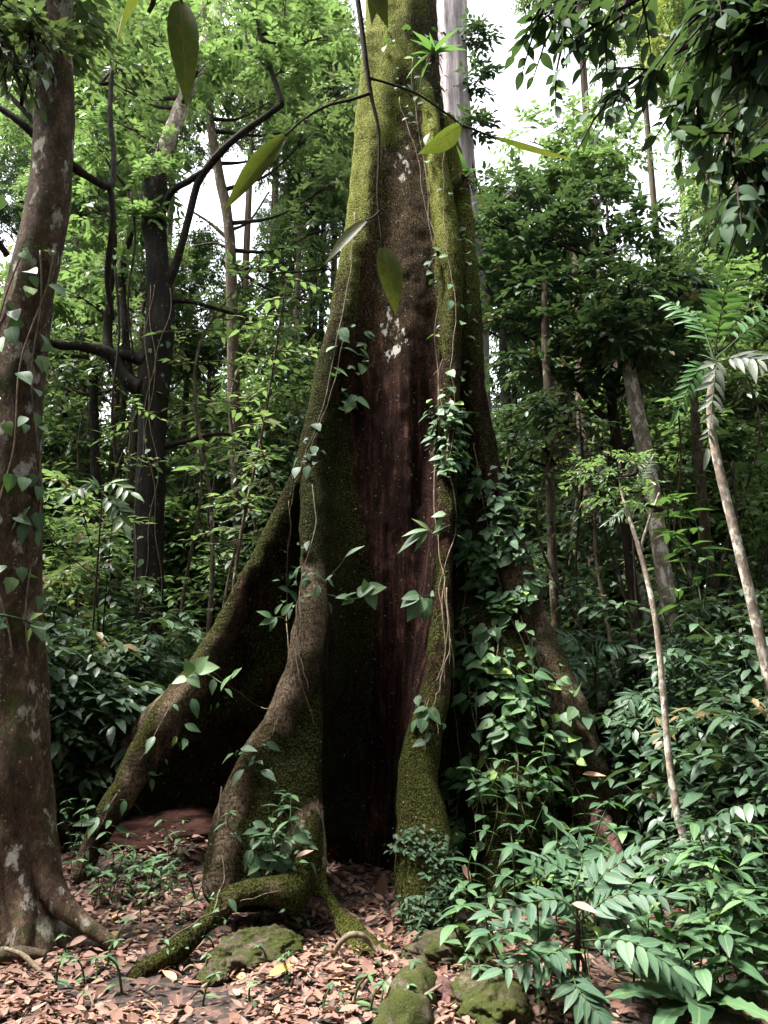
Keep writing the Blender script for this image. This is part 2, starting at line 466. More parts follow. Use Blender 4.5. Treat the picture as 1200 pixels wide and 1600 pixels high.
M['bark_grey'] = bark_mat('mottled_grey_brown_bark', (.024, .015, .010), (.13, .088, .06), (.40, .39, .34), .42, (.05, .065, .014), .5, 1.3, (1, 1, .5), .9)
M['bark_dark'] = bark_mat('dark_bark', (.007, .006, .005), (.03, .023, .018), (.30, .29, .26), .02, (.022, .03, .008), .35, .9)
M['bark_fluted'] = bark_mat('pale_fluted_bark', (.26, .21, .22), (.66, .58, .60), None, 0, None, 0, 1.3, (1, 1, .06), 1.0)
M['bark_pale'] = bark_mat('pale_spotted_bark', (.11, .085, .068), (.32, .26, .21), (.60, .57, .50), .62, (.06, .075, .025), .42, 2.2, (1, 1, .6), .4)
M['bark_thin'] = bark_mat('thin_stem_bark', (.035, .026, .018), (.13, .10, .07), (.34, .32, .27), .3, (.045, .055, .015), .4, 2.0)
M['twig'] = bark_mat('dark_twig_bark', (.012, .009, .007), (.045, .032, .024), None, 0, None, 0, 3, (1, 1, .4), .4)
M['stem'] = bark_mat('pale_vine_stem', (.08, .06, .04), (.25, .205, .145), None, 0, (.05, .07, .02), .3, 4, (1, 1, .3), .4)
M['green_stem'] = bark_mat('green_stem_skin', (.02, .035, .012), (.06, .09, .03), None, 0, None, 0, 4, (1, 1, .3), .2, 0, .6)
M['rock'] = bark_mat('mossy_rock', (.04, .032, .024), (.16, .12, .095), None, 0, (.048, .056, .014), .85, 1.8, (1, 1, 1), 1.0)
M['earth'] = bark_mat('red_brown_rotten_earth', (.008, .0035, .0025), (.05, .019, .013), None, 0, None, 0, 2.2, (.3, .3, 2.2), .5)
M['log'] = bark_mat('rotten_log_wood', (.035, .018, .018), (.16, .085, .075), (.28, .2, .17), .2, (.06, .07, .02), .1, 1.6, (1, 1, .15), .9)

# ================================================================== the giant buttressed tree: one implicit surface, cut into its parts
H = .03
LO = np.array([-3.5, 4.25, -.35]); NX = np.array([215, 190, 460])
GX, GY, GZ = [LO[i] + H * np.arange(NX[i]) for i in range(3)]
D = np.full(NX, 9.0, np.float32); LAB = np.zeros(NX, np.int8); RID = np.full(NX, 9.0, np.float32)


def box(lo, hi):
    a = np.clip(np.floor((np.asarray(lo) - LO) / H).astype(int), 0, NX); b = np.clip(np.ceil((np.asarray(hi) - LO) / H).astype(int) + 1, 0, NX)
    return tuple(slice(x, y) for x, y in zip(a, b))


def capsules(segs, mar=.25):
    """union (hard minimum) of round cones: rows ax ay az ra bx by bz rb -> field on its own box"""
    s = np.asarray(segs, float)
    r = np.maximum(s[:, 3], s[:, 7]).max()
    lo = np.minimum(s[:, 0:3].min(0), s[:, 4:7].min(0)) - r - mar; hi = np.maximum(s[:, 0:3].max(0), s[:, 4:7].max(0)) + r + mar
    B = box(lo, hi); F_ = np.full([x.stop - x.start for x in B], 9.0, np.float32)
    for q in s:
        a, ra, b, rb = q[0:3], q[3], q[4:7], q[7]
        m = max(ra, rb) + mar
        b2 = box(np.minimum(a, b) - m, np.maximum(a, b) + m)
        x, y, z = GX[b2[0]][:, None, None] - a[0], GY[b2[1]][None, :, None] - a[1], GZ[b2[2]][None, None, :] - a[2]
        e = b - a; l2 = e @ e + 1e-9
        t = np.clip((x * e[0] + y * e[1] + z * e[2]) / l2, 0, 1)
        d = np.sqrt((x - t * e[0]) ** 2 + (y - t * e[1]) ** 2 + (z - t * e[2]) ** 2) - (ra + (rb - ra) * t)
        loc = tuple(slice(p.start - o.start, p.stop - o.start) for p, o in zip(b2, B))
        F_[loc] = np.minimum(F_[loc], d)
    return B, F_


def merge(B, F_, lab, k):
    g = D[B]
    closer = F_ < g
    h = np.maximum(k - np.abs(g - F_), 0) / k
    D[B] = np.minimum(g, F_) - h * h * k * .25
    L = LAB[B]; L[closer] = lab; LAB[B] = L


def carve(c, rad, k=.12):
    B = box(np.array(c) - np.array(rad) - .3, np.array(c) + np.array(rad) + .3)
    x, y, z = (GX[B[0]][:, None, None] - c[0]) / rad[0], (GY[B[1]][None, :, None] - c[1]) / rad[1], (GZ[B[2]][None, None, :] - c[2]) / rad[2]
    e = -(np.sqrt(x * x + y * y + z * z) - 1) * min(rad)
    g = D[B]; h = np.maximum(k - np.abs(g - e), 0) / k
    D[B] = np.maximum(g, e) + h * h * k * .25


AX = catmull([(.12, 7.75, -.4, 1.0), (.11, 7.72, .6, .86), (.10, 7.6, 2, .74), (.15, 7.55, 3.5, .64), (.2, 7.6, 5.5, .57), (.22, 7.68, 7.2, .46), (.19, 7.72, 8.6, .37), (.17, 7.75, 11, .31), (.16, 7.8, 13.6, .29)], 70)


def axis_at(z):
    return np.array([np.interp(z, AX[:, 2], AX[:, i]) for i in range(4)])


merge(*capsules(np.hstack([AX[:-1], AX[1:]])), 0, .1)
# fluting of the trunk: shallow vertical ribs
for a0, rr in ((-1.5, .12), (-1.0, .1), (-2.15, .13), (.9, .14), (2.4, .15), (-.35, .13), (1.7, .14)):
    pts = [np.array([AX[i, 0] + AX[i, 3] * .92 * math.cos(a0), AX[i, 1] + AX[i, 3] * .92 * math.sin(a0), AX[i, 2], rr]) for i in range(0, 70, 3)]
    pts = np.array(pts); merge(*capsules(np.hstack([pts[:-1], pts[1:]])), 0, .22)


def fin(rows, lab, thick, n=60, plate=(0, 1), k=.16, drop=.0, deep=1.0, ridge=True, rk=.5):
    """a buttress: ridge tube through pixel rows (px, py, Y, r px) and, over the fraction plate of it, a plate back to the trunk's axis"""
    R = pxpath(rows, n); R[:, 3] = np.maximum(R[:, 3], .02)
    R4 = pxpath(rows, n * 3); R4[:, 3] = np.maximum(R4[:, 3], .02)
    B, F_ = capsules(np.hstack([R4[:-1], R4[1:]]), .2)
    if ridge: RID[B] = np.minimum(RID[B], F_)
    merge(B, F_, lab, k * rk)
    segs = []
    for i, q in enumerate(R4):
        t = i / (3 * n - 1)
        if plate[0] <= t <= plate[1]:
            zz = max(q[2] - drop, 0); ax = axis_at(zz); tgt = q[:3] * (1 - deep) + np.array([ax[0], ax[1], zz]) * deep
            tr = thick * (1 + .9 * deep)
            segs.append([*q[:3], min(thick, q[3]), *tgt, tr])
    if segs:
        B, F_ = capsules(segs); merge(B, F_, lab, k)
    return R


B1 = fin([(578, 60, 7.35, 8), (566, 200, 7.25, 8), (548, 400, 7.1, 9), (522, 560, 7.0, 10), (478, 720, 6.95, 9), (440, 805, 6.9, 9), (376, 925, 6.8, 11), (325, 1035, 6.7, 16), (258, 1125, 6.6, 20), (195, 1235, 6.45, 22), (150, 1310, 6.4, 18), (122, 1375, 6.35, 14), (105, 1420, 6.3, 10)], 1, .07, 130, (0, .72))
fin([(330, 1050, 6.75, 16), (262, 1115, 7.3, 22), (190, 1190, 7.7, 26), (120, 1235, 7.8, 30), (95, 1330, 7.8, 34)], 1, .16, 30, (0.1, 1), drop=.35, deep=.4)
fin([(455, 1020, 7.0, 14), (410, 1075, 6.95, 18), (340, 1120, 6.85, 17), (275, 1170, 6.65, 15)], 1, .1, 24, (2, 3), ridge=False)
fin([(246, 1180, 6.55, 9), (248, 1290, 6.5, 8), (244, 1395, 6.45, 9)], 1, .05, 12, (2, 3), ridge=False)
B2 = fin([(612, 30, 7.42, 6), (600, 150, 7.3, 7), (582, 280, 7.18, 7), (558, 410, 7.08, 7), (530, 520, 6.98, 7), (507, 610, 6.9, 7), (490, 730, 6.75, 7), (488, 800, 6.5, 7), (489, 880, 6.28, 8.5), (484, 960, 6.1, 9), (470, 1045, 5.92, 10), (438, 1120, 5.76, 11), (396, 1195, 5.6, 12), (366, 1265, 5.5, 14), (352, 1330, 5.42, 17), (346, 1400, 5.36, 22)], 2, .085, 120, (0, .97), k=.26, rk=.7)
BODY = catmull([[*P(a, b, c), pxlen(d, c, b)] for a, b, c, d in ((496, 960, 6.55, 16), (478, 1060, 6.15, 24), (462, 1140, 5.95, 34), (448, 1220, 5.75, 46), (438, 1300, 5.6, 54), (426, 1370, 5.5, 52))], 60)
SPN = B2[np.searchsorted(-B2[:, 2], -BODY[:, 2]).clip(0, len(B2) - 1)]
merge(*capsules([[*a[:3], a[3] * .75, *b[:3], b[3] * .8] for a, b in zip(SPN, BODY)]), 2, .16)
fin([(452, 1120, 5.98, 28), (446, 1200, 5.78, 42), (438, 1290, 5.6, 54), (426, 1360, 5.5, 52)], 2, .2, 12, (2, 3), k=.25, ridge=False)
fin([(478, 1060, 6.1, 24), (496, 1180, 5.8, 26), (497, 1290, 5.6, 24), (494, 1350, 5.5, 22)], 2, .1, 20, (2, 3), k=.2, ridge=False)
fin([(490, 1290, 5.5, 20), (476, 1345, 5.35, 24), (462, 1392, 5.22, 32), (418, 1392, 5.12, 28), (372, 1400, 5.03, 24), (330, 1437, 4.92, 22), (282, 1476, 4.78, 20), (238, 1508, 4.68, 17), (200, 1540, 4.6, 10)], 3, .1, 50, (2, 3), k=.1)
fin([(500, 1300, 5.6, 17), (508, 1365, 5.42, 16), (527, 1420, 5.22, 18), (556, 1468, 4.98, 22), (596, 1512, 4.78, 26), (640, 1550, 4.62, 24), (690, 1590, 4.5, 12)], 4, .07, 50, (0, .45), k=.12, drop=.2, deep=.35)
B3 = fin([(662, 130, 7.35, 6), (676, 200, 7.05, 10), (694, 300, 6.98, 13), (706, 420, 6.9, 13), (706, 560, 6.85, 13), (700, 700, 6.75, 14), (696, 860, 6.42, 10), (692, 980, 6.22, 11), (682, 1070, 6.05, 14), (664, 1150, 5.88, 22), (652, 1230, 5.75, 34), (656, 1310, 5.55, 47), (662, 1390, 5.42, 50), (668, 1460, 5.32, 42), (676, 1520, 5.25, 30)], 5, .055, 90, (0, .86), k=.1)
B4 = fin([(700, 190, 7.35, 7), (723, 330, 7.2, 10), (733, 470, 7.1, 12), (740, 600, 7.05, 13), (757, 710, 6.98, 15), (792, 850, 6.85, 18), (832, 970, 6.72, 20), (872, 1080, 6.62, 24), (910, 1185, 6.5, 26), (940, 1280, 6.4, 26), (968, 1365, 6.3, 24), (1000, 1450, 6.2, 16)], 6, .1, 80, (0, .97), k=.18)
fin([(770, 1000, 6.75, 30), (800, 1180, 6.35, 40), (800, 1320, 6.05, 44), (790, 1430, 5.9, 40)], 6, .2, 20, (0, 1), k=.3, ridge=False)
# buttresses at the back
for e in ((2.1, 9.3), (-1.0, 9.7), (-2.6, 8.6)):
    pts = []
    for t in np.linspace(0, 1, 24):
        z = 4.2 * (1 - t) ** 1.8 - .1; ax = axis_at(z); w = t ** 1.1
        pts.append([ax[0] + (e[0] - ax[0]) * w, ax[1] + (e[1] - ax[1]) * w, z, .12, ax[0], ax[1], z, .2])
    merge(*capsules(pts), 0, .2)
carve(P(315, 1245, 6.8), (.38, .6, .46), .08); carve(P(375, 1195, 6.8), (.34, .55, .36), .08); carve(P(318, 1345, 6.6), (.36, .6, .40), .08)
carve(P(560, 1240, 6.0), (.22, .8, 1.1), .2)


def surface_nets():
    ins = D < 0
    c = sum(ins[i:NX[0] - 1 + i, j:NX[1] - 1 + j, k:NX[2] - 1 + k].astype(np.int8) for i in (0, 1) for j in (0, 1) for k in (0, 1))
    act = (c > 0) & (c < 8)
    I = np.argwhere(act); idx = np.full(act.shape, -1, np.int64); idx[act] = np.arange(len(I))
    acc = np.zeros((len(I), 3)); cnt = np.zeros(len(I))
    corners = [(i, j, k) for i in (0, 1) for j in (0, 1) for k in (0, 1)]
    val = {q: D[I[:, 0] + q[0], I[:, 1] + q[1], I[:, 2] + q[2]] for q in corners}
    for a in corners:
        for ax in range(3):
            if a[ax]: continue
            b = tuple(a[m] + (m == ax) for m in range(3))
            va, vb = val[a], val[b]; cr = (va < 0) != (vb < 0)
            t = np.where(cr, va / np.where(cr, va - vb, 1), 0)
            p = np.array(a, float)[None].repeat(len(I), 0); p[:, ax] = t
            acc += p * cr[:, None]; cnt += cr
    V = LO + H * (I + acc / cnt[:, None])
    quads = []
    for ax in range(3):
        u, v = [m for m in range(3) if m != ax]
        s0 = [slice(1, NX[m] - 1) for m in range(3)]; s1 = list(s0); s0[ax] = slice(0, NX[ax] - 1); s1[ax] = slice(1, NX[ax])
        A_, B_ = ins[tuple(s0)], ins[tuple(s1)]
        for flip in (0, 1):
            E = np.argwhere((A_ & ~B_) if flip == 0 else (~A_ & B_))
            for m in range(3):
                if m != ax: E[:, m] += 1
            du = np.zeros(3, int); dv = np.zeros(3, int); du[u] = 1; dv[v] = 1
            q = np.stack([idx[tuple((E - du - dv).T)], idx[tuple((E - dv).T)], idx[tuple(E.T)], idx[tuple((E - du).T)]], 1)
            if (flip == 1) ^ (ax == 1): q = q[:, ::-1]
            quads.append(q)
    return V, np.concatenate(quads), I


GV, GF, GI = surface_nets()


def vnormals(V, Fq):
    e1 = V[Fq[:, 2]] - V[Fq[:, 0]]; e2 = V[Fq[:, 3]] - V[Fq[:, 1]]; fn = np.cross(e1, e2); n = np.zeros_like(V)
    for i in range(4):
        for a in range(3): n[:, a] += np.bincount(Fq[:, i], fn[:, a], len(V))
    return nrm(n)


def relax(V, Fq, it, lam=.5):
    for _ in range(it):
        s = np.zeros_like(V); c = np.zeros(len(V))
        for i in range(4):
            for j in (1, 3):
                for a in range(3): s[:, a] += np.bincount(Fq[:, i], V[Fq[:, (i + j) % 4], a], len(V))
                c += np.bincount(Fq[:, i], minlength=len(V))
        V = V + lam * (s / np.maximum(c, 1)[:, None] - V)
    return V


GV = relax(GV, GF, 4); GN = vnormals(GV, GF)
if (GN[GV[:, 2] > 10] * (GV[GV[:, 2] > 10] - np.array([.28, 7.75, 0]))[:, [0, 1, 2]] * np.array([1, 1, 0])).sum() < 0:
    GF = GF[:, ::-1]; GN = -GN
glab = LAB[tuple(GI.T)]; q_ = np.clip((GV - LO) / H, 0, np.array(NX) - 1.001); i_ = q_.astype(int); f_ = q_ - i_; gr = 0
for dx in (0, 1):
    for dy in (0, 1):
        for dz in (0, 1):
            gr = gr + RID[i_[:, 0] + dx, i_[:, 1] + dy, i_[:, 2] + dz] * (f_[:, 0] if dx else 1 - f_[:, 0]) * (f_[:, 1] if dy else 1 - f_[:, 1]) * (f_[:, 2] if dz else 1 - f_[:, 2])
RV = GV @ np.array([[.36, .48, -.8], [-.8, .6, 0], [.48, .64, .6]])
disp = .05 * (vnoise(GV, (2.2, 2.2, .8), 1) - .5) + .05 * (vnoise(GV, (7, 7, 1.1), 2) - .5) + .022 * (vnoise(RV, 8.3, 5) - .5) + .011 * (vnoise(RV, 19, 3) - .5)
disp = disp + np.where(glab > 0, .0008 * np.sin(GV[:, 2] * 75 + 9 * vnoise(GV, 2.5, 8)) * sst(.16, .0, gr) * vnoise(GV, 3, 9), 0)
disp = disp + np.where((glab == 0) & (GV[:, 2] < 5.5), .04 * (vnoise(GV, (13, 13, .5), 12) - .5), 0)
GV = GV + GN * disp[:, None]; GN = vnormals(GV, GF)
gx, gy, gd = project(GV)
nz1 = vnoise(GV, (1.6, 1.6, .8), 21); nz2 = vnoise(GV, (5, 5, 3), 22)
ridge = np.where(glab == 2, sst(.11, .04, gr), sst(.095, .03, gr)) * np.where(glab == 1, sst(2.3, 1.5, GV[:, 2]), sst(3.2, 2.4, GV[:, 2])) * sst(-.75, .0, GN[:, 2] + .8 * (nz2 - .5))  # worn crests, with light painted on their upper faces
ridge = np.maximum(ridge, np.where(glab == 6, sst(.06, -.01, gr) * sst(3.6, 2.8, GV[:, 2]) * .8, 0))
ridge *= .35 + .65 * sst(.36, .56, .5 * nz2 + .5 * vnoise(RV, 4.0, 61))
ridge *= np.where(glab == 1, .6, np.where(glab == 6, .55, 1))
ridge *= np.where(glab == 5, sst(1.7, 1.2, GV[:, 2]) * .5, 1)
upper = sst(4.0, 6.0, GV[:, 2] + 1.2 * (nz1 - .5))
fin_ = (glab > 0).astype(float)
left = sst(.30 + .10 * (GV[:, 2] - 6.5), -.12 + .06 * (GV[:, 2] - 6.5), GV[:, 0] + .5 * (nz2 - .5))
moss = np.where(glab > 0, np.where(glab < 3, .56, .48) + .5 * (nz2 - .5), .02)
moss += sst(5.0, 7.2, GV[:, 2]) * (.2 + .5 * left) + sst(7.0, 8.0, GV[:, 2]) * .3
moss += sst(-.2, .5, GN[:, 2]) * .35 * (GV[:, 2] < 3) * (glab > 0)
moss -= ridge * .9
moss = np.where((glab == 5) & (GV[:, 2] < 4.6) & (GV[:, 2] > .9), .62 * sst(.05, .0, gr) + .05 + .3 * (nz2 - .5), moss)
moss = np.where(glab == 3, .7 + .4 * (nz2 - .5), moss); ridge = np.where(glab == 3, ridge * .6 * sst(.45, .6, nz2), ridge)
moss = np.where((glab == 4) & (GV[:, 2] < .35), .95, moss)
moss = np.where((glab == 5) & (GV[:, 2] < .9), .75, moss)
moss = np.where((glab >= 5) & (GV[:, 2] > 4.6), .62 + .3 * sst(5.2, 6.6, GV[:, 2]), moss)
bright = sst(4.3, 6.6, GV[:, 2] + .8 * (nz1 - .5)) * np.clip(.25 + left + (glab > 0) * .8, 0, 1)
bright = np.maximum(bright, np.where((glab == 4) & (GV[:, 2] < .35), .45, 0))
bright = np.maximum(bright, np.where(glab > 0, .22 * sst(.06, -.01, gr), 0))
lich = np.exp(-((gx - 615) / 34) ** 2 - ((gy - 525) / 60) ** 2) + .8 * np.exp(-((gx - 628) / 24) ** 2 - ((gy - 255) / 40) ** 2) + .25 * sst(4.5, 5.5, GV[:, 2])
giant = thing('giant_buttress_tree', 'giant rainforest tree with huge mossy plank buttresses and dark reddish trunk', 'tree', (.12, 7.7, 0))
fl = glab[GF]; fl = np.sort(fl, 1)[:, 1]
for lab in range(7):
    sel = GF[fl == lab]
    if not len(sel): continue
    u, inv = np.unique(sel, return_inverse=True)
    me = make_mesh('trunk' if lab == 0 else 'buttress_root', GV[u], np.zeros((0, 3), int), inv.reshape(sel.shape))
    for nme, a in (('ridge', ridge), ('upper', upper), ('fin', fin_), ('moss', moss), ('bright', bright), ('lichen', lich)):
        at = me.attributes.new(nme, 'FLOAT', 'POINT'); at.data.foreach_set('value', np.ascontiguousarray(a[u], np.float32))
    me.normals_split_custom_set_from_vertices([tuple(x) for x in GN[u]])
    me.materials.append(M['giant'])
    o = link('trunk' if lab == 0 else 'buttress_root', me, giant); o.location = (-.12, -7.7, 0)
    lb = {1: 'far-reaching mossy buttress arching over a dark hollow', 2: 'mossy buttress with a worn spine, painted pale as if lit', 3: 'root bent like a knee above the leaf litter',
          4: 'root running out to a moss-green toe', 5: 'slim buttress swelling into a fern-covered foot', 6: 'vine-covered buttress sloping down to the right'}.get(lab)
    if lb: o['label'] = lb
# depth lookup of the tree's surface (used to let vines cling to it)
BS = 6
zb = {}
for i in np.argsort(-gd):
    if GN[i] @ (GV[i] - np.array([0, 0, CAMZ])) < 0: zb[(int(gx[i] // BS), int(gy[i] // BS))] = i


def surf(x, y):
    k = zb.get((int(x // BS), int(y // BS)))
    if k is None:
        for dx in (-1, 1, 0):
            for dy in (-1, 0, 1):
                k = zb.get((int(x // BS) + dx, int(y // BS) + dy))
                if k is not None: break
            if k is not None: break
    return None if k is None else (GV[k], GN[k])

# ================================================================== ground and litter
xs = np.concatenate([np.linspace(-120, -8, 24), np.linspace(-7.8, 7.8, 160), np.linspace(8, 120, 24)])
ys = np.concatenate([np.linspace(-40, .5, 16), np.linspace(.7, 16, 160), np.linspace(16.5, 160, 40)])
X_, Y_ = np.meshgrid(xs, ys, indexing='ij')
Vg = np.stack([X_, Y_, gz(X_, Y_)], -1).reshape(-1, 3); nx, ny = len(xs), len(ys)
near = (np.abs(Vg[:, 0]) < 8) & (Vg[:, 1] > .5) & (Vg[:, 1] < 17)
Vg[:, 2] += np.where(near, .05 * (vnoise(Vg, 3.1, 31) - .5) + .03 * (vnoise(Vg, 9, 32) - .5), 0)
i, j = np.meshgrid(np.arange(nx - 1) * ny, np.arange(ny - 1), indexing='ij'); q = (i + j).ravel()
me = make_mesh('ground', Vg, np.zeros((0, 3), int), np.stack([q, q + ny, q + ny + 1, q + 1], 1)); me.materials.append(M['soil'])
tag(link('ground', me), kind='structure')


def gh(x, y):
    x = np.asarray(x, float); y = np.asarray(y, float)
    V = np.stack([x.ravel(), y.ravel(), gz(x, y).ravel()], 1)
    return (V[:, 2] + .05 * (vnoise(V, 3.1, 31) - .5) + .03 * (vnoise(V, 9, 32) - .5)).reshape(x.shape)


def ground_at(x, y):
    """ground point under a photo pixel"""
    Y = 5.0
    for _ in range(40):
        p = P(x, y, Y); z = float(gz(p[0], p[1])); e = (p[2] - z)
        Y = max(2.5, min(30, Y + e * 1.2))
    p = P(x, y, Y); return np.array([p[0], Y, float(gh(p[0], Y))])


mb = MB(); n = 42000
yy = 3.3 + 5.2 * rng.random(n) ** 1.25; xx = rng.uniform(-.62, .62, n) * (yy + .6)
keep = ((xx < 1.1) | (rng.random(n) < .25)) & (vnoise(np.stack([xx, yy, 0 * xx], 1), 2.3, 40) + rng.normal(0, .14, n) > .22)
xx, yy = xx[keep], yy[keep]; n = len(xx)
a = rng.uniform(0, 2 * PI, n); pos = np.stack([xx, yy, gh(xx, yy) + .008 + .035 * rng.random(n) ** 2], 1)
dl = np.stack([np.cos(a), np.sin(a), rng.normal(.05, .16, n)], 1); up = rng.normal(0, .3, (n, 3)) + np.array([0, 0, 1.0])
var = np.clip(rng.beta(1.7, 2.6, n) + .04, 0, .93); var = np.where(rng.random(n) < .025, rng.uniform(.93, 1, n), var)
for tp, m0 in ((leaf(4, .48, .22, -.22, .85), 0), (leaf(4, .36, -.2, .3, .9), 1), (leaf(4, .58, .1, .12, .8), 2)):
    s_ = np.arange(n) % 3 == m0
    scatter(mb, tp, pos[s_], dl[s_], up[s_], (.02 + .09 * rng.random(s_.sum()) ** 2.2), var[s_])
# thinner litter farther in, under the shrubs
n = 9000; yy = rng.uniform(7, 17, n); xx = rng.uniform(-.75, .75, n) * yy; a = rng.uniform(0, 2 * PI, n)
scatter(mb, LF0, np.stack([xx, yy, gz(xx, yy) + .03], 1), np.stack([np.cos(a), np.sin(a), rng.normal(.1, .3, n)], 1), rng.normal(0, .4, (n, 3)) + np.array([0, 0, 1]), rng.uniform(.08, .18, n), rng.beta(2, 3, n))
tag(mb.obj('leaf_litter', M['litter']), 'pinkish brown fallen leaves carpeting the forest floor', 'dead leaves', kind='stuff')

# ================================================================== named trees
def rooted(rows, n, seg=16, wob=.12, seed=0, flare=None):
    """a trunk through pixel rows; its foot is sunk in the ground"""
    p = pxpath(rows, n)
    return p


def trunk_obj(root, paths, mat, seg=16, wob=.1, seed=0, name='trunk'):
    mb = MB()
    for k, p in enumerate(paths):
        q = p.copy(); q[:, :3] -= np.array(root.location)
        tube(mb, q, seg if k == 0 else max(6, seg // 2), wob, seed + k)
    return mb.obj(name, mat, root)


def down(p, depth=.25):
    """extend the first point of a path into the ground"""
    q = p.copy(); g = float(gz(q[0, 0], q[0, 1])) - depth
    if q[0, 2] > g:
        n = 8; z = np.linspace(g, q[0, 2], n, endpoint=False)
        d = (q[1, :2] - q[0, :2]) / max(q[1, 2] - q[0, 2], .02); d = np.clip(d, -.3, .3)
        ext = np.stack([q[0, 0] + d[0] * (z - q[0, 2]), q[0, 1] + d[1] * (z - q[0, 2]), z, np.full(n, q[0, 3])], 1); q = np.vstack([ext, q])
    return q


def branchlets(mb, rows):
    for r in rows: tube(mb, r, 6, .1, 5)


def crown_obj(root, cl, mat, nspray, k, length, lsize, tpl=LF1, seed=0, twig_to=None, **kw):
    r = np.random.default_rng(seed); mb = MB()
    cl = np.asarray(cl, float)
    clumps(mb, cl, nspray, k, length, lsize, tpl, r=r, **kw)
    nq = 0
    if twig_to is not None:
        tb = MB(); T = np.asarray(twig_to, float)
        for (x, y, z, rad) in cl:
            d2 = ((T[:, :3] - (x, y, z - rad * .6)) ** 2).sum(1); b = T[d2.argmin()]
            mid = (b[:3] + np.array([x, y, z])) / 2 + r.normal(0, .06, 3) + np.array([0, 0, -.12 * np.linalg.norm(b[:3] - (x, y, z))])
            tube(tb, catmull([[*b[:3], min(.05, b[3] * .7)], [*mid, .022], [x, y, z, .010]], 10), 5, .1, cap=False)
            for dd in rdir(5, -.2, .8, r):
                e = np.array([x, y, z]) + dd * rad * .8
                tube(tb, catmull([[*(mid * .3 + .7 * np.array([x, y, z])), .010], [*((e + (x, y, z)) / 2), .006], [*e, .003]], 5), 4, 0, cap=False)
        q = np.concatenate(tb.f4); nq = len(q); mb.add(np.concatenate(tb.v), None, q)
    for i in range(len(mb.v)): mb.v[i] = mb.v[i] - np.array(root.location, np.float32)
    c = mb.obj('crown', mat, root)
    if nq:
        c.data.materials.append(M['twig']); mi = np.zeros(len(c.data.polygons), np.int32); mi[-nq:] = 1; c.data.polygons.foreach_set('material_index', mi)
    return c


def pxclumps(rows):
    """px, py, Y, radius px -> world clumps"""
    return [(*P(a, b, c), pxlen(d, c, b)) for a, b, c, d in rows]


def fill(cx, cy, rx, ry, Y, n, rpx, seed, dY=1.0):
    """n clump rows spread through a pixel ellipse at about depth Y"""
    r = np.random.default_rng(seed); out = []
    while len(out) < n:
        a, b = r.uniform(-1, 1, 2)
        if a * a + b * b < 1: out.append((cx + a * rx, cy + b * ry, Y + r.uniform(-dY, dY), rpx * r.uniform(.6, 1.3)))
    return pxclumps(out)


# -- the mottled trunk at the left edge
t = thing('mottled_tree', 'leaning mottled grey brown tree at the left edge, one root spreading over litter', 'tree', P(40, 1465, 5.1))
p1 = down(pxpath([(40, 1490, 5.15, 80), (36, 1415, 5.15, 62), (32, 1330, 5.15, 56), (27, 1200, 5.15, 52), (18, 1050, 5.15, 51), (14, 920, 5.15, 46), (18, 760, 5.15, 43), (25, 620, 5.15, 41), (40, 510, 5.15, 36), (60, 400, 5.15, 34), (77, 300, 5.15, 33), (84, 180, 5.15, 29), (87, 80, 5.15, 25), (88, -40, 5.15, 24), (85, -160, 5.15, 22)], 110))
trunk_obj(t, [catmull(p1, 260)], M['bark_grey'], 56, .16, 3)
mb = MB()
for rows in ([(40, 1180, 5.15, 34), (60, 1310, 5.1, 27), (84, 1392, 5.03, 21), (116, 1432, 4.99, 15), (155, 1460, 4.96, 12), (195, 1486, 4.93, 6)], [(14, 1200, 5.15, 34), (-6, 1380, 5.0, 26), (-40, 1475, 4.8, 14)], [(24, 1230, 5.12, 36), (30, 1380, 5.02, 30), (36, 1450, 4.92, 20), (30, 1500, 4.8, 8)]):
    p = pxpath(rows, 24); p[:, :3] -= np.array(t.location); r_ = MB(); tube(r_, p, 14, .12, 6); r_.obj('root', M['bark_grey'], t)
br = []
for rows in ([(60, 215, 5.15, 7), (30, 190, 5.1, 5.5), (-5, 165, 5.1, 5)], [(58, 195, 5.15, 5), (30, 165, 5.2, 4), (2, 135, 5.3, 3.5)], [(108, 255, 5.2, 8), (140, 278, 5.3, 6), (172, 290, 5.5, 5.5), (178, 250, 5.7, 4.5), (172, 180, 6, 4), (176, 90, 6.4, 3)], [(80, 350, 5.4, 4), (172, 292, 5.5, 5), (176, 350, 5.5, 5), (168, 430, 5.6, 5), (176, 500, 5.7, 4)], [(12, 400, 5.1, 5), (-10, 370, 5.0, 4)]):
    if rows[0][0] == 80: rows = rows[1:]
    p = pxpath(rows, 20); p[:, :3] -= np.array(t.location); r_ = MB(); tube(r_, p, 8, .12, 8); r_.obj('limb', M['twig'], t)
    br.append(pxpath(rows, 12))
crown_obj(t, pxclumps([(40, 10, 5.4, 70), (95, 20, 5.2, 60), (20, 60, 5.5, 40), (120, -60, 5.6, 90), (30, -90, 5.0, 90), (-40, 60, 5.5, 70), (60, 60, 4.9, 28), (175, 110, 6.4, 40), (120, 50, 5.6, 30)]), M['leaf_mid'], 26, 7, .26, .12, LF1, 11, np.vstack(br + [p1[-12:]]))

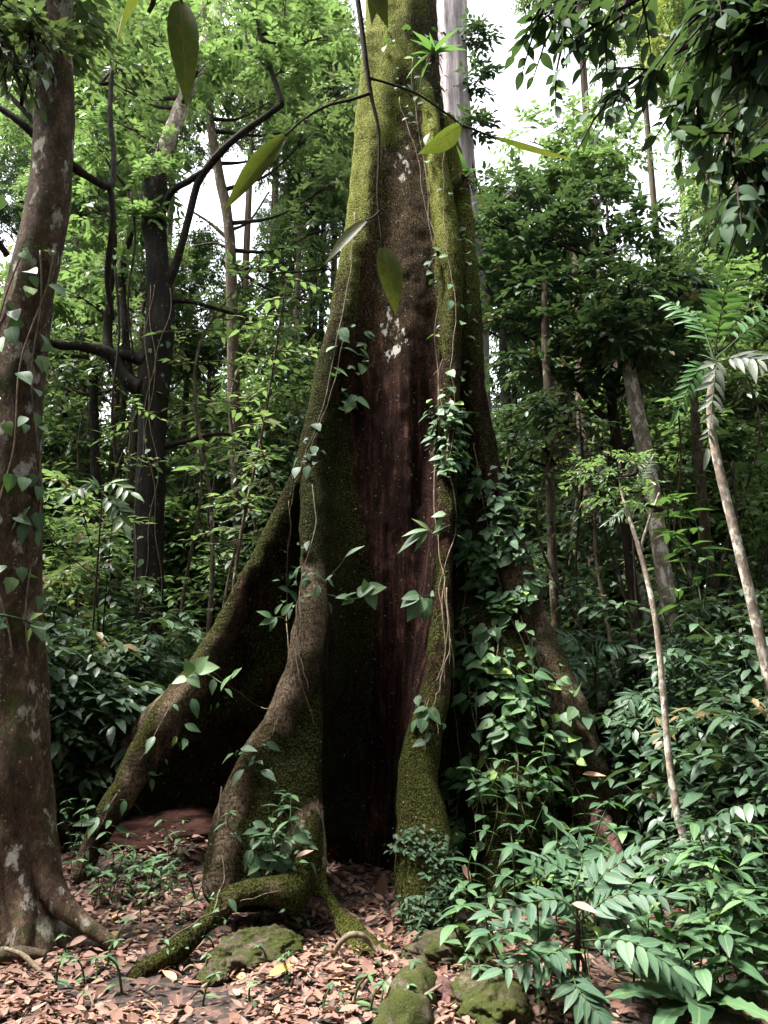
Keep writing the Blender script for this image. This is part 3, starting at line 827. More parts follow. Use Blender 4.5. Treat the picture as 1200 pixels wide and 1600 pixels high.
# -- the dark forked tree
t = thing('forked_tree', 'dark forked tree with crooked limbs between the mottled trunk and the giant tree', 'tree', (*P(232, 1200, 11)[:2], float(gz(*P(232, 1200, 11)[:2]))))
fk = down(pxpath([(228, 1120, 11, 27), (231, 980, 11, 23), (234, 850, 11, 22), (236, 740, 11, 22), (238, 650, 11, 22.5), (240, 600, 11, 25), (246, 540, 11, 23), (250, 470, 11, 20), (245, 400, 11, 18), (240, 330, 11, 19), (243, 270, 11.1, 16)], 60))
trunk_obj(t, [fk], M['bark_dark'], 20, .1, 14)
L1 = pxpath([(243, 280, 11.1, 15), (262, 225, 11.2, 12), (290, 150, 11.4, 11), (318, 75, 11.6, 10), (338, 20, 11.8, 10), (350, -60, 12, 9)], 24)
o = trunk_obj(t, [L1], M['bark_pale'], 12, .2, 4, 'upper_stem'); o['label'] = 'pale flaking upper stem rising into the leaves'
limbs = []
for rows in ([(222, 608, 10.9, 15), (205, 600, 10.9, 13), (188, 580, 10.9, 11), (168, 552, 10.8, 10), (130, 542, 10.7, 8), (80, 536, 10.5, 6), (30, 500, 10.3, 4)],
             [(228, 565, 10.9, 12), (200, 555, 10.9, 8), (170, 548, 10.9, 8), (172, 460, 11, 6), (178, 380, 11, 5), (176, 310, 11, 4)],
             [(200, 590, 10.9, 8), (196, 520, 11.1, 6), (190, 430, 11.3, 6), (205, 360, 11.3, 5), (203, 300, 11.5, 4)],
             [(258, 450, 11, 10), (272, 420, 10.9, 7), (288, 368, 10.8, 6), (306, 295, 10.6, 6), (322, 265, 10.5, 6), (350, 232, 10.3, 6), (385, 203, 10.2, 5.5), (418, 180, 10.1, 5), (441, 163, 10, 5)],
             [(441, 164, 10, 4.5), (432, 135, 10, 4), (422, 105, 10.1, 3.6), (412, 80, 10.2, 3.2), (402, 40, 10.4, 2.8), (384, -20, 10.6, 2.4)],
             [(420, 108, 10.1, 2.6), (400, 88, 10.2, 2.2), (385, 60, 10.3, 2), (382, 0, 10.5, 1.6)],
             [(318, 268, 10.5, 5), (296, 282, 10.6, 5), (268, 300, 10.8, 5), (255, 330, 11, 6)],
             [(262, 468, 11, 6), (300, 472, 11, 3.5), (350, 486, 11.2, 3), (400, 500, 11.4, 2)],
             [(250, 700, 11, 5), (290, 690, 11, 4), (340, 678, 11.2, 3), (380, 684, 11.5, 2)]):
    p = pxpath(rows, 24); limbs.append(p); q = p.copy(); q[:, :3] -= np.array(t.location); r_ = MB(); tube(r_, q, 8, .14, 9); r_.obj('limb', M['bark_dark'], t)
crown_obj(t, pxclumps([(248, 280, 10.9, 26), (228, 345, 10.9, 18), (250, 235, 11, 34), (180, 250, 11, 50), (150, 330, 11, 46), (170, 420, 11, 40), (120, 460, 10.8, 44), (60, 470, 10.4, 40), (140, 210, 11.2, 46), (205, 200, 11.3, 50), (195, 130, 11.5, 60), (260, 130, 11.6, 60), (150, 110, 11.5, 60), (240, 60, 11.6, 60), (170, 30, 11.6, 60), (310, 110, 10.9, 36), (400, 70, 10.4, 44), (440, 110, 10.2, 40), (370, 30, 10.6, 50), (450, 30, 10.5, 50), (300, 40, 11, 50), (500, 60, 10.6, 44)]), M['leaf_bright'], 34, 8, .34, .155, LF1, 12, np.vstack(limbs + [L1, fk[-10:]]))

# -- slim trunk in the bright gap
t = thing('slim_tree', 'slim straight brown tree trunk in the bright gap left of the giant', 'tree', P(372, 1000, 13))
sl = down(pxpath([(376, 880, 13, 9), (370, 750, 13, 9.5), (365, 600, 13, 9.5), (362, 450, 13, 9), (356, 340, 13, 8), (344, 280, 13, 7.5), (330, 200, 13, 7), (322, 100, 13, 6), (318, 0, 13, 5)], 40))
trunk_obj(t, [sl] + [pxpath(r, 10) for r in ([(358, 375, 13, 3.5), (330, 350, 13, 2.5), (300, 330, 13, 1.6)], [(360, 390, 13, 3), (335, 380, 13, 2), (300, 385, 13, 1.4)], [(360, 360, 13, 3), (390, 345, 13, 2), (420, 300, 13, 1.3)])], M['bark_thin'], 12, .1, 21)
crown_obj(t, pxclumps([(330, 170, 13, 40), (300, 110, 13, 60), (370, 120, 13, 50), (420, 160, 13, 44), (450, 230, 13.2, 34), (330, 20, 13, 70), (485, 210, 12.5, 46), (515, 290, 12.5, 40), (500, 360, 12.8, 36), (520, 420, 13, 30), (480, 470, 13, 34), (535, 150, 13, 40)]), M['leaf_mid'], 34, 8, .34, .16, LF1, 13, sl[-24:])

# -- the pale fluted trunk behind the giant
t = thing('fluted_tree', 'pale purplish grey fluted tree trunk standing behind the giant tree top', 'tree', (*P(716, 800, 10.5)[:2], 0))
fl_ = down(pxpath([(742, 900, 10.5, 40), (735, 700, 10.5, 36), (722, 400, 10.5, 31), (708, 250, 10.5, 31), (701, 120, 10.5, 30), (697, 0, 10.5, 32), (693, -160, 10.5, 33)], 90))
q = fl_.copy(); q[:, :3] -= np.array(t.location); mb = MB(); tube(mb, q, 40, .05, 17)
v = mb.v[0].copy(); nseg = 40; th = np.tile(np.arange(nseg) * 2 * PI / nseg, len(q)); c = np.repeat(q[:, :3], nseg, 0)
mb.v[0][:len(c)] = c + (v[:len(c)] - c) * (1 + .06 * np.sin(th * 11 + 1.5 * np.sin(c[:, 2]))[:, None]); mb.obj('trunk', M['bark_fluted'], t)
crown_obj(t, pxclumps([(742, 60, 10.3, 16), (742, 130, 10.3, 16), (745, 200, 10.3, 18), (750, 300, 10.3, 28), (745, 380, 10.3, 26)]), M['leaf_dark'], 30, 7, .3, .13, LF1, 14, fl_[-40:])

# -- right-hand trunks
def stem_tree(name, label, rows, mat, clump_rows, leafm, extra=(), seed=0, nspray=30, k=7, length=.3, ls=.14, tpl=LF1, seg=12, wob=.1, group=None):
    p = down(pxpath(rows, 44))
    t = thing(name, label, 'tree', (p[0, 0], p[0, 1], float(gz(p[0, 0], p[0, 1]))), group)
    ex = [pxpath(e, 14) for e in extra]
    trunk_obj(t, [p] + ex, mat, seg, wob, seed)
    if clump_rows: crown_obj(t, pxclumps(clump_rows) if len(clump_rows[0]) == 4 and clump_rows[0][0] > 20 else clump_rows, leafm, nspray, k, length, ls, tpl, seed, np.vstack([p[-16:]] + ex))
    return t


dark_cl = [(975, 500, 8.5, 40), (1000, 545, 8.5, 34), (945, 520, 8.5, 34), (985, 450, 8.6, 34), (860, 370, 9.4, 50), (810, 400, 9.4, 44), (920, 360, 9.5, 50), (980, 390, 9.6, 44), (1030, 440, 9.6, 44), (900, 430, 9.2, 54), (840, 460, 9.2, 48), (960, 460, 9.3, 50), (1010, 500, 9.4, 44), (870, 520, 9.2, 50), (930, 540, 9.2, 50), (800, 500, 9.4, 40), (1060, 510, 9.6, 40), (820, 570, 9.3, 40), (980, 570, 9.3, 46), (760, 450, 9.5, 34), (900, 600, 9.3, 40), (1040, 570, 9.5, 36), (850, 330, 9.6, 34), (930, 310, 9.8, 34), (1000, 350, 9.8, 30), (770, 350, 9.6, 36), (800, 300, 9.7, 30), (1075, 450, 9.7, 26)]
stem_tree('dark_crowned_tree', 'small tree with a dense dark glossy crown right of the giant trunk', [(985, 890, 9.5, 8), (975, 800, 9.5, 7.5), (968, 720, 9.5, 7.5), (958, 650, 9.5, 8), (955, 610, 9.4, 8), (945, 540, 9.4, 6), (930, 450, 9.4, 5), (920, 380, 9.5, 4)], M['twig'], dark_cl, M['leaf_dark'],
          ([(958, 660, 9.5, 6), (930, 640, 9.4, 5), (900, 600, 9.3, 4), (860, 540, 9.3, 3)], [(964, 700, 9.5, 6), (985, 690, 9.4, 5), (1000, 620, 9.4, 4), (1010, 540, 9.4, 3)], [(955, 620, 9.4, 5), (975, 560, 9.5, 4), (990, 480, 9.6, 3)]), 31, 36, 8, .30, .15)
stem_tree('pale_spotted_tree', 'pale blotchy grey trunk rising through the undergrowth right of the dark crowned tree', [(1066, 1130, 8.7, 11), (1054, 1010, 8.7, 12), (1041, 925, 8.7, 12.5), (1027, 830, 8.7, 12.5), (1013, 730, 8.7, 12.5), (994, 640, 8.7, 12), (980, 560, 8.8, 9), (970, 490, 8.9, 5), (965, 430, 9.1, 2)], M['bark_pale'], [(900, 265, 10.4, 30), (945, 255, 10.5, 26), (880, 290, 10.5, 30), (930, 300, 10.6, 28), (845, 280, 10.6, 26), (905, 230, 10.6, 22)], M['leaf_bright'], (), 33, 30, 8, .32, .14)
stem_tree('grey_stem_tree', 'thin straight grey stem just right of the vine covered buttress', [(872, 1040, 8.8, 8), (866, 920, 8.8, 7.5), (860, 780, 8.8, 7), (858, 640, 8.8, 7), (852, 540, 8.8, 6), (850, 440, 8.9, 4)], M['bark_thin'], [(860, 640, 8.6, 30), (820, 640, 8.8, 30), (890, 660, 8.7, 28), (800, 690, 8.9, 30), (845, 580, 8.9, 36), (850, 700, 8.6, 20)], M['leaf_dark'], ([(859, 760, 8.8, 4), (885, 700, 8.8, 3), (900, 640, 8.8, 2)],), 34, 26, 7, .26, .13)
stem_tree('leaning_white_stem', 'short pale leaning stem catching light among dark trunks', [(975, 840, 11, 7), (960, 790, 11, 9), (938, 745, 11, 9), (912, 705, 11, 8), (880, 640, 11, 7), (850, 560, 11, 5)], M['bark_pale'], None, None, (), 35)
stem_tree('mossy_sapling', 'thin crooked mossy sapling rising alone at the right', [(1081, 1480, 5.4, 6.5), (1078, 1400, 5.4, 6.5), (1072, 1320, 5.4, 7), (1058, 1270, 5.4, 6.5), (1045, 1180, 5.4, 5.6), (1036, 1080, 5.4, 5), (1026, 980, 5.4, 4.6), (1010, 900, 5.45, 4), (990, 830, 5.5, 3.4), (975, 785, 5.6, 2.2), (966, 745, 5.65, 1.2)], M['bark_pale'], [(965, 745, 5.65, 22), (985, 770, 5.6, 24), (950, 715, 5.7, 24), (1012, 790, 5.5, 16), (930, 740, 5.7, 18), (990, 720, 5.7, 20), (955, 780, 5.6, 16)], M['leaf_bright'], ([(1000, 860, 5.5, 3), (1015, 810, 5.5, 2), (1030, 770, 5.5, 1.5)],), 36, 12, 9, .2, .055, LF1)
for k, (rows, lab) in enumerate([
    ([(930, 1000, 13, 10), (925, 850, 13, 10), (914, 720, 13, 10), (905, 560, 13, 8), (900, 400, 13.3, 7), (895, 250, 13.6, 5)], 'dark straight trunk seen between the grey stem and the pale blotchy trunk'),
    ([(812, 980, 14, 9), (806, 820, 14, 9), (795, 690, 14, 8), (787, 560, 14, 7), (784, 450, 14, 5), (783, 400, 14, 3)], 'shadowed trunk close behind the right edge of the giant'),
    ([(1130, 1060, 11, 8), (1110, 900, 11, 8), (1095, 760, 11, 8), (1087, 660, 11, 7), (1082, 580, 11, 5), (1080, 520, 11, 3)], 'dim upright trunk between the pale blotchy trunk and the slender palm'),
    ([(150, 1000, 13, 8), (152, 860, 13, 8), (148, 700, 13, 7), (146, 560, 13, 6)], 'dim thin trunk in the shade left of the forked tree'),
    ([(446, 800, 18, 5), (444, 690, 18, 5), (442, 600, 18, 4), (440, 520, 18, 3)], 'far thin trunk against bright leaves left of the giant'),
    ([(735, 900, 17, 9), (745, 760, 17, 9), (748, 640, 17, 8), (750, 480, 17, 7)], 'trunk half hidden behind the giant vine curtain'),
    ([(1000, 1000, 15, 8), (1010, 860, 15, 8), (1005, 700, 15, 7), (1002, 560, 15, 6)], 'far dark trunk directly behind the pale blotchy trunk'),
    ([(1165, 900, 16, 10), (1160, 700, 16, 10), (1150, 450, 16, 9), (1140, 200, 17, 8), (1132, 60, 17, 7)], 'tall pale trunk far back at the upper right')]):
    r0 = rows[-1]
    cl = [(r0[0] + dx, r0[1] + dy, r0[2], rr * 11 / r0[2] * 1.4) for dx, dy, rr in ((0, 0, 50), (-50, 30, 44), (50, 25, 44), (-20, -50, 50), (40, -60, 50), (-70, -30, 40), (80, -20, 40))]
    stem_tree('background_trunk', lab, rows, M['bark_pale'] if 'tall pale' in lab else M['bark_dark' if k % 2 else 'bark_thin'], cl, M['leaf_mid' if k in (3, 4, 1) else 'leaf_bright'], (), 40 + k, 28, 7, .36, .17, group='background trunks')

# ================================================================== background forest: shared crowns and trunks
def landmark(x, y):
    """words for where a pixel lies in the wood"""
    if y < 420:
        return ('high in the upper left corner', 'above the forked tree', 'above the bright gap left of the giant', 'behind the giant tree top', 'above the dark crowned tree', 'at the upper right edge')[int(np.searchsorted([110, 290, 520, 740, 1010], x))]
    return ('beside the mottled trunk', 'left of the forked tree', 'between the forked tree and the slim trunk', 'between the slim trunk and the giant', 'behind the giant', 'beside the vine covered buttress', 'below the dark crowned tree', 'around the pale blotchy trunk', 'beyond the mossy sapling', 'at the right edge')[int(np.searchsorted([90, 215, 355, 500, 740, 850, 960, 1050, 1130], x))]


def depth_word(Y):
    return 'near' if Y < 8.5 else 'in mid distance' if Y < 12.5 else 'farther back' if Y < 18 else 'far back'


def proto_tree(seed, cr, leafm, lsize, nclump, kind, bark):
    r = np.random.default_rng(seed)
    t = thing('forest_tree', kind, 'tree')
    cl = []; br = MB()
    p = catmull([[r.normal(0, .1), r.normal(0, .1), -cr * 1.15, .06], [0, 0, -cr * .4, .05], [r.normal(0, .2), r.normal(0, .2), cr * .6, .02]], 14)
    tube(br, p, 6, 0, cap=False)
    for i in range(nclump):
        d = rdir(1, -.6, 1, r)[0]; c = d * cr * np.array([1, 1, .95]) * r.uniform(.35, 1)
        cl.append((*c, cr * r.uniform(.18, .34)))
        b = p[int(np.clip(np.searchsorted(p[:, 2], c[2] - cr * .5), 2, 12))]
        tube(br, catmull([[*b[:3], .03], [*((b[:3] + c) / 2 + (0, 0, -.1)), .02], [*c, .008]], 7), 4, 0, cap=False)
    mb = MB(); tube(mb, catmull([[0, 0, -.04, 1], [.12, .05, .3, .85], [-.1, 0, .65, .7], [0, 0, 1, .5]], 26), 10, 0)
    tr = mb.obj('trunk', bark, t)
    mb = MB(); clumps(mb, cl, 34, 8, cr * .19, lsize, LF0, r=r); q = np.concatenate(br.f4); mb.add(np.concatenate(br.v), None, q)
    c = mb.obj('crown', leafm, t); c.data.materials.append(bark); mi = np.zeros(len(c.data.polygons), np.int32); mi[-len(q):] = 1; c.data.polygons.foreach_set('material_index', mi)
    t['_cr'] = cr
    return t


protos = [proto_tree(101, 1.9, M['leaf_bright'], .16, 36, 'bright green tree', M['bark_thin']), proto_tree(102, 2.0, M['leaf_mid'], .16, 38, 'leafy green tree', M['bark_dark']),
          proto_tree(103, 1.7, M['leaf_mid'], .13, 34, 'small leaved bushy tree', M['bark_thin']), proto_tree(104, 1.9, M['leaf_olive'], .15, 32, 'yellowish green tree', M['bark_pale']),
          proto_tree(105, 1.6, M['leaf_bright'], .14, 26, 'airy light green tree', M['bark_thin']), proto_tree(106, 2.1, M['leaf_dark'], .17, 38, 'dark leafy tree', M['bark_dark'])]
GAPS = [(350, 318, 72), (300, 340, 40), (400, 300, 40), (185, 590, 36), (815, 110, 62), (790, 40, 40), (1025, 275, 48), (860, 170, 40), (640, 20, 60), (760, 180, 40), (985, 300, 36), (430, 490, 20), (70, 30, 30), (560, 560, 10), (745, 610, 20), (905, 100, 24), (20, 385, 18), (350, 260, 40), (380, 350, 40)]
used = set(); r = np.random.default_rng(91); spots = []
for tries in range(6000):
    if len(spots) >= 82: break
    x, y = r.uniform(-70, 1270), r.uniform(-40, 830)
    if 560 < x < 700 and y < 900: continue
    if 290 < x < 430 and y < 420: continue
    Y = r.uniform(13.5, 26); cr = r.uniform(1.25, 2.3) * (1 if Y < 18 else 1.25); rp = cr / pxlen(1, Y, y)
    if any(((x - g[0]) / (g[2] + rp * .9)) ** 2 + ((y - g[1]) / (g[2] + rp * 1.15)) ** 2 < 1 for g in GAPS): continue
    if x > 740 and y > 560 and r.random() < .6: continue
    if any((x - a) ** 2 + (y - b) ** 2 < (.55 * min(rp, q)) ** 2 for a, b, _, _, q in spots): continue
    spots.append((x, y, Y, cr, rp))
spots += [(x, y, Y, cr, 0) for x, y, Y, cr in ((262, 215, 15, 1.0), (470, 260, 15.5, 1.1), (505, 335, 16.5, 1.1), (455, 425, 17, 1.2), (300, 455, 16, 1.2), (130, 300, 15, 1.3), (95, 190, 16, 1.3), (225, 440, 14, 1.0), (140, 470, 15, 1.2), (330, 540, 15, 1.1), (440, 540, 16, 1.3), (250, 560, 15, 1.1), (525, 220, 17, 1.1), (445, 340, 21, .9), (40, 330, 17, 1.2), (110, 560, 15, 1.2), (395, 160, 15, 1.1), (205, 330, 17, 1.0))]
for (x, y, Y, cr, rp) in spots:
    c = P(x, y, Y); g = float(gz(c[0], Y))
    k = int(r.choice(6, p=[.34, .2, .14, .04, .24, .04] if x < 600 else [.12, .26, .16, .18, .12, .16] if y > 330 else [.12, .16, .16, .36, .16, .04]))
    pr_ = protos[k]
    o = dup(pr_, (c[0], Y, g), r.uniform(0, 6.28)) if k in used else pr_
    used.add(k); o.location = (c[0], Y, g)
    kind = pr_['label'] if ' in ' not in pr_['label'] else pr_['_kind']
    if '_kind' not in pr_: pr_['_kind'] = kind
    sc = cr / pr_['_cr']; h = c[2] - g
    for ch in o.children:
        if ch.name.startswith('trunk'): w_ = .04 + .0045 * h; ch.scale = (w_, w_, max(.5, h - cr * .9))
        else: ch.location = (0, 0, h); ch.scale = (sc, sc, sc * 1.35)
    o['_l'] = f"{pr_['_kind']} {depth_word(Y)} {landmark(x, y)}"; o['group'] = 'trees filling the forest behind'
for o in [o for o in S.objects if '_l' in o]:
    o['label'] = o['_l']
    for k_ in ('_l', '_kind', '_cr'):
        if k_ in o: del o[k_]

# far wood: one mass closing the view
mb = MB(); r = np.random.default_rng(55); cl = []
for i in range(520):
    a = r.uniform(-.75, .75); Y = r.uniform(27, 44); x = math.tan(a) * Y
    z = r.uniform(0, 1) ** 1.3 * 16
    px_, py_, _ = project(np.array([[x, Y, z]]))
    if any((px_[0] - g[0]) ** 2 + (py_[0] - g[1]) ** 2 < (g[2] + 75) ** 2 for g in GAPS): continue
    cl.append((x, Y, z, r.uniform(1.2, 2.4)))
clumps(mb, cl, 34, 7, .9, .36, LF0W, r=r)
tag(mb.obj('far_wood', M['leaf_bright']), 'mass of distant foliage closing the view between the trunks', 'woodland', kind='stuff')


# the unseen wood behind and beside the viewpoint, and the high canopy: both shaped to keep low light off the trunk
mb = MB(); r = np.random.default_rng(56); cl = []
for i in range(620):
    a = r.uniform(.75, 2 * PI - .75); d = r.uniform(7, 16); x, y = d * math.sin(a), d * math.cos(a) + 3.0
    if y > 3 and abs(x) < 7: continue
    cl.append((x, y, r.uniform(0, 1) * (9 if x < -4 else 17), r.uniform(1.1, 2.0)))
clumps(mb, cl, 30, 7, .8, .34, LF0W, r=r)
tag(mb.obj('unseen_shading_wood', M['leaf_dark']), 'forest edge closing in around the small clearing', 'woodland', kind='stuff')
mb = MB(); cl = []  # unseen canopy, its opening placed to let sun into the clearing
for i in range(330):
    x, y = r.uniform(-14, 14), r.uniform(-10, 22)
    z = r.uniform(16, 21) + .25 * max(0, y - 6)
    if ((x + 4.0) / 9.5) ** 2 + ((y - 3.2) / 4.2) ** 2 < 1 or y > 6.0: continue
    cl.append((x, y, z, r.uniform(1.1, 1.9)))
clumps(mb, cl, 26, 7, .8, .34, LF0W, r=r)
tag(mb.obj('unseen_shading_canopy', M['leaf_mid']), 'unseen high canopy, its opening shaped to light the clearing', 'canopy', kind='stuff')


# ================================================================== understory shrubs and saplings
def proto_shrub(seed, h, spread, nst, nleaf, lsize, tpl, leafm, name, label, droop=.35, stem_r=.012):
    r = np.random.default_rng(seed); t = thing(name, label, 'shrub'); st = MB(); fo = MB()
    for s in range(nst):
        a = r.uniform(0, 2 * PI); hh = h * r.uniform(.55, 1.1); w = spread * r.uniform(.2, 1)
        b = np.array([r.normal(0, .12), r.normal(0, .12), -.1])
        p = catmull([[*b, stem_r], [b[0] + .3 * w * math.cos(a), b[1] + .3 * w * math.sin(a), hh * .5, stem_r * .8], [b[0] + .75 * w * math.cos(a), b[1] + .75 * w * math.sin(a), hh * .88, stem_r * .55], [b[0] + 1.15 * w * math.cos(a), b[1] + 1.15 * w * math.sin(a), hh, stem_r * .3]], 14)
        tube(st, p, 5, 0, cap=False)
        n = nleaf; tt = r.uniform(.22, 1, n) ** .8; i = (tt * 12.9).astype(int)
        q = p[i, :3]; d = rdir(n, -.25, .45, r) + np.array([math.cos(a), math.sin(a), 0]) * .35
        sprays(fo, q, d, 5, lsize * 2.0, lsize, tpl, droop=droop, r=r, var=np.clip(r.uniform(.3, .7) + r.normal(0, .15, n), 0, 1))
    st.obj('stem', M['twig'], t); fo.obj('foliage', leafm, t)
    return t


SH = [proto_shrub(201, 1.9, .9, 7, 20, .17, LF1, M['leaf_dark'], 'understory_shrub', 'dark broadleaf shrub'),
      proto_shrub(202, 2.6, 1.0, 7, 24, .15, LF1, M['leaf_dark'], 'understory_shrub', 'tall dark leafy shrub'),
      proto_shrub(203, 1.5, .8, 7, 18, .12, LF1, M['leaf_mid'], 'understory_shrub', 'small leaved green shrub'),
      proto_shrub(204, 2.9, .9, 6, 24, .14, LF1, M['leaf_mid'], 'understory_shrub', 'tall green shrub'),
      proto_shrub(205, 1.3, .8, 8, 14, .23, leaf(4, .40, .12, .3, .9), M['leaf_dark'], 'understory_shrub', 'large leaved drooping shrub'),
      proto_shrub(206, 3.4, 1.0, 6, 26, .15, LF1, M['leaf_bright'], 'understory_shrub', 'tall light green shrub')]
SHL = [o['label'] for o in SH]
used = set(); placed = []
r = np.random.default_rng(66)


def shrub(x, y, Y, k, sc):
    c = P(x, y, Y); g = float(gz(c[0], Y)); o = SH[k]
    lab = f"{SHL[k]} {depth_word(Y)}, {landmark(x, y)}"
    if k in used: o = dup(o, (c[0], Y, g), r.uniform(0, 6.28), sc, tilt=(r.normal(0, .06), r.normal(0, .06)))
    else: used.add(k); o.location = (c[0], Y, g); o.scale = (sc, sc, sc)
    o['label'] = lab; o['group'] = 'shrubs ' + landmark(x, y)


def clear_of_giant(x, Y):
    X = P(x, 1100, Y)[0]
    if Y < 9.2 and -3.1 < X < 2.3: return False
    return True


rows = []
for Y, nn in ((7.2, 11), (8.4, 15), (9.6, 18), (10.8, 18), (12, 18), (13.5, 20), (15.5, 20), (18, 20), (21, 18)):
    for i in range(nn):
        x = -80 + (i + r.uniform(.1, .9)) * 1360 / nn
        if not clear_of_giant(x, Y): continue
        X = P(x, 1100, Y)[0]
        if Y < 8 and x < 140: continue
        k = int(r.choice([0, 1, 2, 3, 4, 5], p=[.2, .2, .15, .2, .15, .1] if Y < 11 else [.1, .18, .12, .27, .03, .3]))
        if 190 < x < 520 and Y < 11: continue
        shrub(x, 1000, Y + r.uniform(-.5, .5), k, r.uniform(.8, 1.25) * (1 if Y < 11 else 1.35))
# the dark bank of leaves at the right, and the shade left of the forked tree
for x, Y, k, sc in ((1010, 6.6, 0, .8), (1080, 6.3, 4, .9), (1150, 5.9, 0, .85), (1210, 5.6, 4, .9), (1040, 7.2, 1, .9), (1120, 6.9, 0, 1), (1190, 6.6, 1, .9), (1000, 7.6, 4, 1.1), (1090, 7.8, 1, 1), (1240, 6.2, 0, 1), (1160, 7.4, 4, 1.2), (960, 7.6, 0, .9), (1050, 6.0, 4, .6), (1130, 5.3, 4, .6), (1200, 5.0, 0, .6), (1170, 4.7, 4, .5),
                     (130, 8.3, 0, 1.2), (170, 8.9, 1, 1.1), (100, 8.6, 1, 1.2), (60, 7.6, 0, 1.1), (150, 9.6, 3, 1.2), (120, 9.9, 1, 1.4), (90, 7.4, 2, .9), (165, 7.9, 4, .9), (300, 13, 5, 1.5), (420, 13.5, 3, 1.5), (340, 14.5, 5, 1.6), (460, 12.5, 5, 1.3), (180, 12.5, 5, 1.6), (110, 13, 3, 1.6), (265, 12.2, 3, 1.5), (400, 16, 5, 1.8), (300, 17, 3, 1.8), (150, 16, 5, 1.9), (60, 12, 5, 1.5), (215, 15, 5, 1.8), (275, 10.4, 2, 1.0), (300, 11, 0, 1.0), (340, 10.6, 1, .8)):
    shrub(x, 1150, Y, k, sc)


def proto_sapling(seed, h, lsize, leafm, n):
    r = np.random.default_rng(seed); t = thing('thin_sapling', 'x', 'sapling'); st = MB(); fo = MB()
    p = catmull([[0, 0, -.2, .03], [r.normal(0, .08), r.normal(0, .08), h * .4, .024], [r.normal(0, .2), r.normal(0, .2), h * .75, .016], [r.normal(0, .3), r.normal(0, .3), h, .006]], 24)
    tube(st, p, 7, .12, seed)
    i = r.integers(9, 24, n); sprays(fo, p[i, :3], rdir(n, -.1, .6, r), 7, .55, lsize, LF1, droop=.35, r=r, twig=st)
    st.obj('stem', M['bark_thin'], t); fo.obj('foliage', leafm, t)
    return t


SAP = [proto_sapling(301, 4.5, .15, M['leaf_mid'], 22), proto_sapling(302, 6.0, .16, M['leaf_bright'], 26), proto_sapling(303, 3.6, .14, M['leaf_dark'], 20)]
SPL = ['thin sapling with green leaves', 'tall thin sapling with light leaves', 'short thin sapling with dark leaves']
used = set()
for i in range(44):
    Y = r.uniform(8.5, 17); x = r.uniform(90, 1200)
    if not clear_of_giant(x, Y) or (480 < x < 740) or (180 < x < 290 and Y < 11.5): continue
    k = i % 3; c = P(x, 1100, Y); g = float(gz(c[0], Y)); sc = r.uniform(.8, 1.4)
    if k in used: o = dup(SAP[k], (c[0], Y, g), r.uniform(0, 6.28), (1, 1, 1.2) if k else 1, tilt=(r.normal(0, .08), r.normal(0, .08)))
    else: used.add(k); o = SAP[k]; o.location = (c[0], Y, g)
    o.scale = (sc, sc, sc); o['label'] = f"{SPL[k]}, {landmark(x, 900)}"; o['group'] = 'saplings ' + landmark(x, 900)

# ================================================================== vines and epiphytes on the giant
def in_poly(x, y, poly):
    c = False; n = len(poly)
    for i in range(n):
        x1, y1 = poly[i]; x2, y2 = poly[i - 1]
        if (y1 > y) != (y2 > y) and x < (x2 - x1) * (y - y1) / (y2 - y1) + x1: c = not c
    return c


def cling(poly, n, r):
    xs_, ys_ = [p[0] for p in poly], [p[1] for p in poly]; out = []
    for _ in range(n * 20):
        if len(out) >= n: break
        x, y = r.uniform(min(xs_), max(xs_)), r.uniform(min(ys_), max(ys_))
        if not in_poly(x, y, poly): continue
        s = surf(x, y)
        if s is not None: out.append((s[0], s[1]))
    return np.array([o[0] for o in out]), np.array([o[1] for o in out])


def vine_path(px, off=.03, n=40, r_=.007):
    q = catmull(np.array(px, float), n); pts = []; last = None
    for x, y in q:
        s = surf(x, y)
        if s is not None:
            p = s[0] + s[1] * off; last = p[1]
        elif last is not None: p = P(x, y, last - .02)
        else: continue
        pts.append(p)
    p = np.array(pts)
    for _ in range(3): p[1:-1] = (p[:-2] + 2 * p[1:-1] + p[2:]) / 4
    return np.hstack([p, np.full((len(p), 1), r_) * np.linspace(1, .6, len(p))[:, None]])


